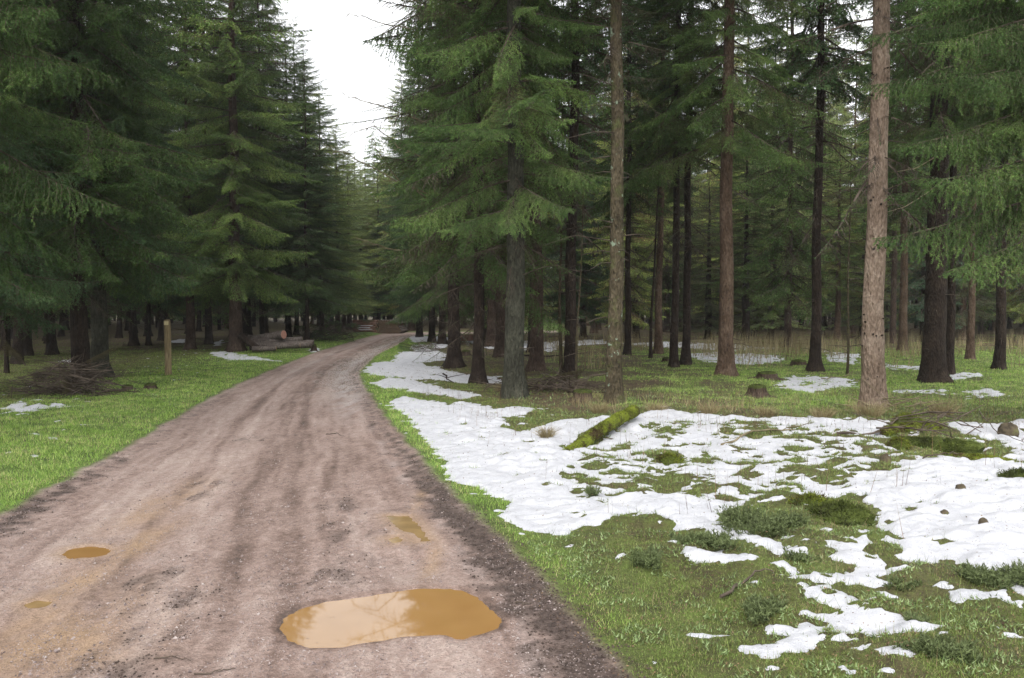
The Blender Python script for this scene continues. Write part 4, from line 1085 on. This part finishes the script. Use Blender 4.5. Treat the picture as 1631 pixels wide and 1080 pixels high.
def stump(px, py, r, h, label, seed):
    x, y = G(px, py); rng = np.random.default_rng(seed); nn = 28
    root = link("tree_stump", None, loc=(x, y, hz(x, y))); tag(root, label, "stump")
    zs = np.array([-.12, 0, .05, .12, .25, .5, .75, .92, 1.0, 1.03, 1.0]); rs = np.array([1.9, 1.65, 1.4, 1.2, 1.08, 1.02, 1.0, .95, .82, .5, .02])
    th = np.linspace(0, 2 * math.pi, nn, endpoint=False); V = []
    for z, q in zip(zs, rs):
        w_ = 1 + .22 * np.cos(4 * th + seed) * max(0, 1 - z * 1.6) + .12 * fbm(np.cos(th) * 2 + seed, np.sin(th) * 2 + z, seed, 3)
        V.append(np.stack([np.cos(th) * r * q * w_, np.sin(th) * r * q * w_, np.full(nn, z * h) + .14 * h * fbm(np.cos(th) * q * 2, np.sin(th) * q * 2 + seed, seed + 3, 3) * (z > .4)], 1))
    V = np.concatenate(V); F = []; Mi = []
    for i in range(len(zs) - 1):
        for k in range(nn):
            k2 = (k + 1) % nn
            F += [(i * nn + k, i * nn + k2, (i + 1) * nn + k2), (i * nn + k, (i + 1) * nn + k2, (i + 1) * nn + k)]; Mi += [1 if i >= 6 else 0] * 2
    link("stump_body", mk_mesh("stump_body", V, F, [M['bark'], M['moss_dark']], Mi, True), root)
    k = 900; th = rng.random(k) * 6.28; rr_ = r * np.sqrt(rng.random(k)) * .95
    base = np.stack([np.cos(th) * rr_, np.sin(th) * rr_, h * (1.0 - .3 * (rr_ / r) ** 3)], 1); dr = unit(rng.normal(0, .5, (k, 3)) + [0, 0, 1]); sd_ = unit(np.cross(dr, rng.normal(size=(k, 3)))) * .006
    VV = np.stack([base - sd_, base + sd_, base + dr * .025], 1).reshape(-1, 3)
    link("moss", mk_mesh("moss", VV, np.arange(len(VV)).reshape(-1, 3), [M['moss_dark']], None, False), root)
stump(1206, 631, .16, .2, "mossy cut stump in the glade grass right of the stout brown spruce", 1)
stump(1222, 606, .2, .14, "low dark stump at the back of the glade", 2)
stump(928, 640, .16, .16, "dark mossy stump left of the straight mossy spruce", 3)
stump(742, 552 + 16, .14, .16, "small stump between the two dark spruces at the snow edge", 4)
stump(1062, 577, .13, .12, "small dark stump in front of the paired trunks", 5)
stump(1272, 583, .2, .16, "dark stump left of the near-black glade spruce", 6)
stump(500, 560, .10, .25, "narrow dark stump at the right end of the mossy log pile", 7)
stump(203, 624, .10, .10, "low mossy stump in the bright grass below the waymark post", 8)
stump(240, 624, .11, .10, "second low mossy stump in the bright grass, right of the other", 9)

# fallen branches
def stick(name, pts, r, label, mat='twig', forks=3, seed=0, z=.03, cat="branch", group=None):
    rng = np.random.default_rng(seed + 50)
    P = []
    for p in pts:
        g = G(p[0], p[1]); P.append((g[0], g[1], hz(*g) + z + (p[2] if len(p) > 2 else 0)))
    P = np.array(P); c = P.mean(0); P = P - c
    n = 10; tt = np.linspace(0, len(P) - 1, n)
    Q = np.stack([np.interp(tt, np.arange(len(P)), P[:, k]) for k in range(3)], 1) + rng.normal(0, r * .8, (n, 3))
    mb = MB(); mb.tube(Q, np.linspace(r, r * .35, n), 6, 0)
    L_ = np.linalg.norm(P[-1] - P[0])
    for i in range(forks):
        j = rng.integers(2, n - 1); d = unit(Q[j] - Q[j - 1]) + rng.normal(0, .5, 3); d[2] = abs(d[2]) * .5; d = unit(d)
        l = L_ * rng.uniform(.12, .35)
        mb.tube([Q[j], Q[j] + d * l * .5 + rng.normal(0, .01, 3), Q[j] + d * l], [r * .5, r * .35, r * .12], 5, 0)
    o = mb.build(name, [M[mat]], None, True, tuple(c)); tag(o, label, cat, group); return o
stick("fallen_branch", [(1150, 716), (1200, 702), (1245, 695), (1268, 694)], .016, "brown curved branch lying on the snow right of the mossy log", 'twig_pale', 4, 1)
stick("fallen_branch", [(1335, 706), (1390, 702), (1430, 692, .04), (1460, 668, .05)], .017, "forked dead branch on the snow left of the moss hump", 'twig', 5, 2, .04)
stick("fallen_branch", [(1395, 704, .03), (1460, 712, .04), (1530, 722)], .013, "reddish dead branch lying over the brown rotten log", 'twig', 5, 3, .10)
stick("fallen_branch", [(1150, 962), (1180, 944), (1205, 933), (1228, 930)], .010, "thin dark stick lying on the grass in the right foreground", 'twig', 1, 4, .02)
stick("fallen_branch", [(705, 602, .05), (712, 608), (722, 612)], .02, "small forked branch on the snow near the clump of spruces", 'bark_dark', 4, 5, .03)
stick("fallen_branch", [(905, 632), (960, 627), (985, 624)], .025, "dark branch on the ground left of the straight mossy spruce", 'bark_dark', 3, 6, .03)
stick("fallen_branch", [(825, 575), (880, 573), (930, 572)], .03, "long dark pole lying behind the clump of spruces", 'bark_dark', 2, 7, .12)
stick("fallen_branch", [(1090, 549), (1180, 551), (1290, 557)], .04, "long pale pole lying along the back of the glade", 'twig_pale', 3, 8, .2)
stick("fallen_branch", [(1310, 609), (1340, 604), (1365, 600, .1)], .015, "pale leaning stick behind the pale knotty trunk", 'twig_pale', 3, 9, .05)
stick("twig", [(246, 1052), (275, 1048), (303, 1054)], .0035, "short curved twig lying on the track at the bottom", 'twig', 1, 10, .006)
stick("twig", [(310, 1074), (345, 1072), (378, 1066)], .004, "longer twig lying on the track at the very bottom edge", 'twig', 1, 11, .006)
stick("twig", [(520, 692), (532, 690), (548, 693)], .006, "dark twig lying on the middle of the track", 'twig', 1, 12, .008)
stick("twig", [(820, 962), (835, 964), (845, 963)], .005, "tiny twig on the mud right of the large puddle", 'twig', 0, 13, .006)
stick("fallen_branch", [(1470, 745), (1500, 741), (1530, 738)], .008, "thin dead twig on the snow below the rotten log", 'twig', 3, 14, .04)
stick("fallen_branch", [(1560, 690, .12), (1585, 705, .03), (1640, 722)], .008, "thin arching dead branch beside the round brown stone", 'twig', 4, 15, .05)

# brush heap and leafy brush, left
def brush(name, px, py, w, d, h, n, label, mats, seed, leaf=0):
    rng = np.random.default_rng(seed); x, y = G(px, py); mb = MB()
    for i in range(n):
        a = rng.random() * 6.28; l = rng.uniform(.3, 1.0) * w
        p = np.array([rng.normal(0, w * .3), rng.normal(0, d * .3), 0]); p[2] = h * math.exp(-(p[0] / w / .5) ** 2) * rng.random()
        dr = np.array([math.cos(a), math.sin(a) * .6, rng.normal(0, .28)])
        mb.tube([p - dr * l * .5, p + rng.normal(0, .04, 3), p + dr * l * .5 + rng.normal(0, .05, 3)], [.003, rng.uniform(.004, .012), .003], 4, 0, cap=False)
    if leaf:
        for k in range(leaf):
            T, Mi = bough(['mid', 'flat', 'thin'][k % 3], 1, k % 3)
            T = place(T, rng.uniform(.3, .5), rng.uniform(0, .5), rng.random() * 6.28, rng.normal(0, .8), (rng.normal(0, w * .25), rng.normal(0, d * .25), rng.uniform(.05, h)))
            V = T.reshape(-1, 3); F = np.arange(len(V)).reshape(-1, 3)
            mb.V.append(V); mb.F.append(F + mb.n); mb.M.append(Mi.astype(int)); mb.n += len(V)
    o = mb.build(name, mats, None, False, (x, y, hz(x, y))); tag(o, label, "brushwood"); return o
brush("brush_heap", 112, 632, 1.5, .9, .62, 260, "brown heap of dead brushwood in the grass by the stout grey-green spruce", [M['twig'], M['needle_old'], M['needle_old']], 1, 5)
brush("brush_heap", 520, 545, 2.2, 1.0, .8, 120, "leafy green-brown brushwood on the left verge before the log stack", [M['twig'], M['needle'], M['needle_old']], 2, 14)
brush("brush_heap", 545, 536, 1.8, 1.0, .9, 60, "darker spruce slash at the end of the left verge", [M['twig'], M['needle_blue'], M['needle_old']], 3, 10)
brush("brush_heap", 682, 560, 1.2, .7, .35, 50, "low spruce twigs poking from snow on the right verge", [M['twig'], M['needle'], M['needle_old']], 4, 5)
brush("brush_heap", 880, 625, 1.6, .8, .22, 120, "low litter of dead branches at the foot of the spruce clump", [M['twig'], M['needle_old'], M['needle_old']], 5, 2)
brush("brush_heap", 1430, 655, 1.0, .5, .2, 26, "tangle of dead stalks right of the pale knotty trunk's foot", [M['twig_pale'], M['needle_old'], M['needle_old']], 6, 0)
brush("brush_heap", 1480, 700, 1.0, .5, .3, 18, "thin dead boughs tangled over the rotten log", [M['twig'], M['needle_old'], M['needle_old']], 7, 0)

# ------------------------------------------------------------------ tufts
def tuft(name, px, py, r, h, n, label, mat, cat, seed, spread=.8, bw=.0035, group=None, stem=True):
    rng = np.random.default_rng(seed + 400); x, y = G(px, py)
    Vs, tint = [], []
    ns = n // 22 if stem else n
    if stem:
        for i in range(ns):
            a = rng.random() * 6.28; q = r * math.sqrt(rng.random()) * (.35 + .55 * (math.sin(a * 2 + seed) + 1) * (.6 + .4 * math.sin(a * 5 + seed * 3)))
            b0 = np.array([math.cos(a) * q, math.sin(a) * q, -.01]); d = unit(np.array([math.cos(a) * spread * rng.random(), math.sin(a) * spread * rng.random(), 1.0]) + rng.normal(0, .15, 3))
            l = h * rng.uniform(.5, 1.1); tt = rng.random((22, 1)); P = b0 + d * l * tt + np.array([0, 0, -.25]) * l * tt ** 2 * spread
            dr = unit(d + rng.normal(0, .8, (22, 3))); sd_ = unit(np.cross(dr, rng.normal(size=(22, 3)))) * bw
            Vs.append(np.stack([P - sd_, P + sd_, P + dr * rng.uniform(.012, .03, (22, 1))], 1)); tint.append(rng.random(22) * .6 + .4 * tt[:, 0])
            s_ = np.array([.0018, 0, 0]); Vs.append(np.array([[b0 - s_, b0 + s_, b0 + d * l]])); tint.append([0.0])
    else:
        a = rng.random(n) * 6.28; q = r * np.sqrt(rng.random(n)) * .5
        b0 = np.stack([np.cos(a) * q, np.sin(a) * q, np.full(n, -.01)], 1)
        d = unit(np.stack([np.cos(a), np.sin(a), np.zeros(n)], 1) * spread * rng.random((n, 1)) + rng.normal(0, .12, (n, 3)) + [0, 0, 1]); l = h * rng.uniform(.4, 1.1, (n, 1))
        sd_ = unit(np.cross(d, rng.normal(size=(n, 3)))) * bw; md = b0 + d * l * .6; tip = b0 + d * l + np.stack([np.cos(a), np.sin(a), -np.ones(n) * .6], 1) * l * .22
        Vs += [np.stack([b0 - sd_, b0 + sd_, md + sd_ * .7], 1), np.stack([b0 - sd_, md + sd_ * .7, md - sd_ * .7], 1), np.stack([md - sd_ * .7, md + sd_ * .7, tip], 1)]
        tn = rng.random(n); tint += [tn, tn, tn]
    V = np.concatenate(Vs).reshape(-1, 3)
    me = mk_mesh(name, V, np.arange(len(V)).reshape(-1, 3), [M[mat]], None, False, {"tint": ('FACE', np.concatenate(tint))})
    o = link(name, me, loc=(x, y, hz(x, y))); tag(o, label, cat, group); return o
for i, (px, py, r, h, lab) in enumerate([
    (1178, 850, .16, .17, "bushy heather tuft at the snow's lower rim, left of the bigger one"), (1222, 862, .18, .15, "broad dark heather tuft between two snow strips"),
    (1255, 850, .12, .14, "brownish heather tuft on the right flank of the broad dark one"), (1105, 878, .12, .09, "low heather sprig left of the snow strip in the foreground"), (1145, 885, .12, .10, "low heather sprig just above the narrow snow strip"),
    (1030, 905, .14, .07, "low green plant in the foreground grass near the track"), (1215, 985, .13, .09, "green heather clump by the thin dark stick"), (1620, 948, .12, .13, "heather tuft at the right edge below the snow field"),
    (1500, 1060, .14, .09, "green tuft at the bottom right below the big snow patch"), (1430, 945, .10, .07, "small green tuft between the foreground snow patches"), (1275, 905, .10, .08, "little heather sprig at the end of the narrow snow strip"),
    (1560, 945, .12, .08, "low heather between right-hand foreground snow patches"), (1460, 1000, .08, .06, "small plant right of the big foreground snow patch"), (945, 800, .03, .12, "single dark upright heather stem on the snow near the track")]):
    tuft("heather_tuft", px, py, r, h, 4200 if r > .1 else 1200, lab, 'heather', "heather", i)
for i, (px, py, r, h, lab) in enumerate([
    (870, 706, .10, .22, "sparse dry grass tuft on the snow left of the mossy log"), (1385, 668, .3, .30, "yellow dry grass around the foot of the pale knotty trunk"), (955, 660, .18, .22, "brown dry grass at the foot of the straight mossy spruce"),
    (1130, 664, .2, .22, "dry grass tussock at the upper rim of the snow"), (1500, 668, .25, .32, "tall pale grass tussock right of the pale knotty trunk"), (1310, 672, .22, .22, "dry tussock at the snow rim left of the pale knotty trunk"),
    (1045, 660, .2, .22, "brown tussock right of the mossy log's raised end"), (1220, 668, .2, .2, "brown tussock in the middle of the snow's upper rim"), (800, 625, .2, .25, "brown dry grass before the grey lichened spruce")]):
    tuft("grass_tussock", px, py, r, h, 420, lab, 'straw', "dry grass", i + 40, .9, .0022, stem=False)

# ------------------------------------------------------------------ ground cover that nobody could count
rngg = np.random.default_rng(5)
def scatter(n, y0, y1, xr, p=0.0):
    Y = y0 * (y1 / y0) ** rngg.random(n) if p == 0 else rngg.uniform(y0, y1, n)
    X = rngg.uniform(-1, 1, n) * (xr * Y + .6)
    return X, Y
def blade_obj(name, X, Y, h, w, mat, label, lean=.6, tint=None, zoff=-.004, cat="grass"):
    n = len(X); Zg = ground_h(X, Y) + zoff
    a = rngg.random(n) * 6.28; ln = rngg.random(n) * lean
    d = np.stack([np.cos(a) * ln, np.sin(a) * ln, np.ones(n)], 1); d = unit(d) * h[:, None]
    b0 = np.stack([X, Y, Zg], 1); th = rngg.random(n) * 6.28
    sd_ = np.stack([np.cos(th), np.sin(th), np.zeros(n)], 1) * (w / 2)[:, None]
    V = np.stack([b0 - sd_, b0 + sd_, b0 + d], 1).reshape(-1, 3)
    tn = rngg.random(n) if tint is None else tint
    me = mk_mesh(name, V, np.arange(3 * n).reshape(-1, 3), [M[mat]], None, False, {"tint": ('FACE', tn)})
    o = link(name, me); tag(o, label, cat, kind="stuff"); return o
X, Y = scatter(1500000, 3.0, 48, .72)
sdv = -road_sd(X, Y)
leftm = X < (XL(Y) + XR(Y)) / 2
ok = sdv > -.02
X, Y, sdv, leftm = X[ok], Y[ok], sdv[ok], leftm[ok]
snw = snow_sd(X, Y)
ok = (snw < .0) | (rngg.random(len(X)) < .012)
X, Y, sdv, leftm = X[ok], Y[ok], sdv[ok], leftm[ok]
lit = litter_f(X, Y)
brightv = np.where(leftm, sstep(3.5, 1.4, sdv - .02 * Y), sstep(.6, .05, sdv - .06 * np.clip(Y - 6, 0, 8)) * sstep(3.0, 7.5, Y)) + .5 * fbm(X * .9, Y * .9, 81, 3)
dens_ = np.clip(1.05 - lit * 1.15, 0.03, 1) * (.55 + .45 * sstep(-.3, .3, fbm(X * 2.5, Y * 2.5, 82, 3))) * sstep(-.02, .14, sdv + .05 * fbm(X * 5, Y * 5, 84, 2))
ok = rngg.random(len(X)) < dens_
X, Y, sdv, leftm, brightv = X[ok], Y[ok], sdv[ok], leftm[ok], brightv[ok]
gladev = sstep(-.5, 1.5, X) * sstep(11.8, 13.5, Y)
isb = (brightv + gladev * .8) > rngg.uniform(.3, .8, len(X))
sc = np.clip(Y / 5.5, 1, 7)
hcl = .8 + .5 * fbm(X * 3, Y * 3, 83, 2)
def sub(m): return X[m], Y[m]
m1 = isb
blade_obj("grass", *sub(m1), (rngg.uniform(.018, .05, m1.sum()) * hcl[m1] * np.clip(sc[m1], 1, 1.5)), .0030 * sc[m1], 'blade', "short bright green grass on the verges and in the glade", 1.1)
m2 = ~isb
blade_obj("moss_grass", *sub(m2), (rngg.uniform(.010, .034, m2.sum()) * hcl[m2] * np.clip(sc[m2], 1, 1.6)), .0042 * sc[m2], 'blade_moss', "olive moss and low grass over the rough ground", 1.6)
# longer wisps
X, Y = scatter(26000, 3.2, 40, .72); sdv = -road_sd(X, Y)
ok = (sdv > .25) & (fbm(X * 1.2, Y * 1.2, 90, 3) > .02) & ((snow_sd(X, Y) < 0)); X, Y = X[ok], Y[ok]; sc = np.clip(Y / 8, 1, 3)
blade_obj("long_grass", X, Y, rngg.uniform(.05, .14, len(X)), .0026 * sc, 'blade_moss', "scattered longer grass wisps", .9)
X, Y = scatter(150000, 3.0, 16, .72); sdv = -road_sd(X, Y)
ok = (sdv > .1) & (fbm(X * 3.2, Y * 3.2, 96, 3) > .05) & (snow_sd(X, Y) < 0) & ((X > 0) | (rngg.random(len(X)) < .3)); X, Y = X[ok], Y[ok]; sc = np.clip(Y / 7, 1, 2)
blade_obj("low_leaves", X, Y, rngg.uniform(.012, .034, len(X)) * sc, rngg.uniform(.005, .011, len(X)) * sc, 'leafy', "small pale-tipped leaves of low herbs in the grass", 2.6, zoff=.008, cat="herbs")
X, Y = scatter(60000, 3.0, 14, .72); sdv = -road_sd(X, Y)
ok = (sdv > .3) & (X > 0) & (fbm(X * 2.6, Y * 2.6, 97, 3) > .16) & (snow_sd(X, Y) < .02); X, Y = X[ok], Y[ok]; sc = np.clip(Y / 7, 1, 2)
blade_obj("sedge_grass", X, Y, rngg.uniform(.03, .085, len(X)) * sc, rngg.uniform(.002, .0035, len(X)) * sc, 'heather', "dark green wiry grass growing in clumps", 1.1)
# dry stalks standing in the snow, and the reedy grass behind the glade
X, Y = scatter(16000, 5.2, 14.5, .7); sdv = -road_sd(X, Y)
ok = (X > XR(Y) + .8) & (fbm(X * .9, Y * .9, 91, 3) > .05) & (rngg.random(len(X)) < .10 + .5 * sstep(9, 11.5, Y)); X, Y = X[ok], Y[ok]
blade_obj("dry_stalks", X, Y, rngg.uniform(.10, .36, len(X)), np.full(len(X), .0045), 'litter', "thin brown dry stalks standing in the snow", .30, cat="dry stalks")
X = rngg.uniform(.5, 24, 15000); Y = rngg.uniform(21, 36, 15000)
q = sstep(-.05, .35, fbm(X * .35, Y * .35, 92, 3) + .35 * np.exp(-((X / Y - .32) / .10) ** 2) - .25 * (Y < 25))
ok = rngg.random(len(X)) < q; X, Y = X[ok], Y[ok]
blade_obj("reedy_grass", X, Y, rngg.uniform(.25, .85, len(X)), np.full(len(X), .016), 'straw', "tall yellow dry grass at the back of the glade", .45, cat="dry grass")
X, Y = scatter(30000, 11.8, 15, .6, 1); ok = (X > .9) & (snow_sd(X, Y) < 0) & (fbm(X * 1.1, Y * 2, 93, 3) > .12) & (rngg.random(len(X)) < .5); X, Y = X[ok], Y[ok]
blade_obj("dry_grass", X, Y, rngg.uniform(.06, .24, len(X)), np.full(len(X), .006), 'straw', "brown dry grass along the upper rim of the snow", .6, cat="dry grass")
# litter: needles, leaves and crumbs of bark
X, Y = scatter(42000, 3.0, 22, .72)
sdv = -road_sd(X, Y); ok = (sdv > -.15) & ((snow_sd(X, Y) < -.02) | (rngg.random(len(X)) < .5)); X, Y = X[ok], Y[ok]
n = len(X); Zg = ground_h(X, Y) + np.where(snow_sd(X, Y) > 0, .052, .012)
a = rngg.random(n) * 6.28; l = rngg.uniform(.003, .0085, n) * np.clip(Y / 6, 1, 3); w_ = rngg.uniform(.25, .6, n) * l
c0 = np.stack([X, Y, Zg], 1); u1 = np.stack([np.cos(a) * l, np.sin(a) * l, rngg.normal(0, .3, n) * l], 1); u2 = np.stack([-np.sin(a) * w_, np.cos(a) * w_, rngg.normal(0, .3, n) * w_], 1)
V = np.stack([c0 - u1, c0 - u2, c0 + u1, c0 + u2], 1).reshape(-1, 3)
me = mk_mesh("forest_litter", V, np.arange(4 * n).reshape(-1, 4), [M['litter']], None, False, {"tint": ('FACE', rngg.random(n))}, 4)
tag(link("forest_litter", me), "dead leaves, needles and bark crumbs strewn on snow and grass", "litter", kind="stuff")
# grit and clods on the track
def pebbles(name, X, Y, size, mat, label):
    n = len(X); base = np.array([[1, 0, 0], [-.5, .8, 0], [-.5, -.8, 0], [0, 0, .75], [0, 0, -.5], [.55, .5, .35]])
    Fb = np.array([[0, 5, 3], [5, 1, 3], [1, 2, 3], [2, 0, 3], [0, 1, 5], [1, 0, 4], [2, 1, 4], [0, 2, 4]])
    a = rngg.random(n) * 6.28; ca, sa = np.cos(a), np.sin(a)
    S = size[:, None, None] * rngg.uniform(.6, 1.3, (n, 6, 3))
    B = base[None] * S
    V = np.stack([B[..., 0] * ca[:, None] - B[..., 1] * sa[:, None], B[..., 0] * sa[:, None] + B[..., 1] * ca[:, None], B[..., 2]], -1)
    V += np.stack([X, Y, ground_h(X, Y) + size * .15], 1)[:, None, :]
    F = (Fb[None] + (np.arange(n) * 6)[:, None, None]).reshape(-1, 3)
    tag(link(name, mk_mesh(name, V.reshape(-1, 3), F, [M[mat]], None, False)), label, "gravel", kind="stuff")
m, t, b = new_mat("mud_clod", 0.8, 0.3)
t.links.new(ramp(t, noise(t, objvec(t), 9, 2), [(.3, (0.03, 0.02, 0.016)), (.7, (0.11, 0.08, 0.065))]), b.inputs["Base Color"]); M['clod'] = m
Xp = rngg.uniform(puds[0][:, 0].min(), puds[0][:, 0].max(), 160); Yp = rngg.uniform(puds[0][:, 1].min(), puds[0][:, 1].max(), 160)
dp = poly_sd(Xp, Yp, puds[0], .5); ok = (dp > .01) & (rngg.random(160) < np.exp(-dp / .06) + .06); Xp, Yp = Xp[ok], Yp[ok]
Vp = []
for q in range(len(Xp)):
    a_ = rngg.random() * 6.28; l_ = rngg.uniform(.003, .009); w2 = l_ * .35; ca, sa = math.cos(a_), math.sin(a_)
    Vp += [(Xp[q] - ca * l_, Yp[q] - sa * l_, -.003), (Xp[q] + sa * w2, Yp[q] - ca * w2, -.0025), (Xp[q] + ca * l_, Yp[q] + sa * l_, -.003)]
tag(link("floating_debris", mk_mesh("floating_debris", Vp, np.arange(len(Vp)).reshape(-1, 3), [M['litter']], None, False, {"tint": ('FACE', rngg.random(len(Xp)))})), "spruce needles and bark crumbs afloat on the large puddle", "litter", kind="stuff")
def not_puddle(X, Y):
    o = np.ones(X.shape, bool)
    for p in puds: o &= poly_sd(X, Y, p, .5) < -.03
    return o
X, Y = scatter(110000, 2.9, 16, .72); sdv = road_sd(X, Y)
ok = (sdv > .02) & (fbm(X * 2.5, Y * 1.5, 95, 3) > -.12) & not_puddle(X, Y); X, Y = X[ok], Y[ok]
pebbles("gravel", X, Y, rngg.uniform(.0018, .0062, len(X)) * np.where(rngg.random(len(X)) < .05, 2.2, 1), 'gravel', "fine gravel bedded in the muddy track")
X, Y = scatter(260000, 2.9, 16, .72); sdv = road_sd(X, Y); mk = mud_mask(X, Y, sdv) * (sdv > -.12)
ok = (rngg.random(len(X)) < mk * .38) & not_puddle(X, Y); X, Y = X[ok], Y[ok]
pebbles("mud_clods", X, Y, rngg.uniform(.003, .010, len(X)), 'clod', "dark crumbs and clods of mud on the track and its edges")
print("done")

# ------------------------------------------------------------------ damp forest air
m = bpy.data.materials.new("damp_air"); m.use_nodes = True; t = m.node_tree; t.nodes.clear()
out = N(t, "ShaderNodeOutputMaterial"); pv = N(t, "ShaderNodeVolumePrincipled")
pv.inputs["Color"].default_value = (0.92, 0.95, 0.94, 1); pv.inputs["Density"].default_value = 0.0007; pv.inputs["Anisotropy"].default_value = 0.2
t.links.new(pv.outputs[0], out.inputs["Volume"])
x0, x1, y0, y1, z0, z1 = -265, 275, -66, 450, -1.6, 27
V = [(x, y, z) for z in (z0, z1) for y in (y0, y1) for x in (x0, x1)]
F = [(0, 2, 3, 1), (4, 5, 7, 6), (0, 1, 5, 4), (1, 3, 7, 5), (3, 2, 6, 7), (2, 0, 4, 6)]
hzb = link("haze", mk_mesh("haze", V, F, [m], None, False, None, 4)); tag(hzb, "thin damp air in the forest", "haze", kind="stuff")
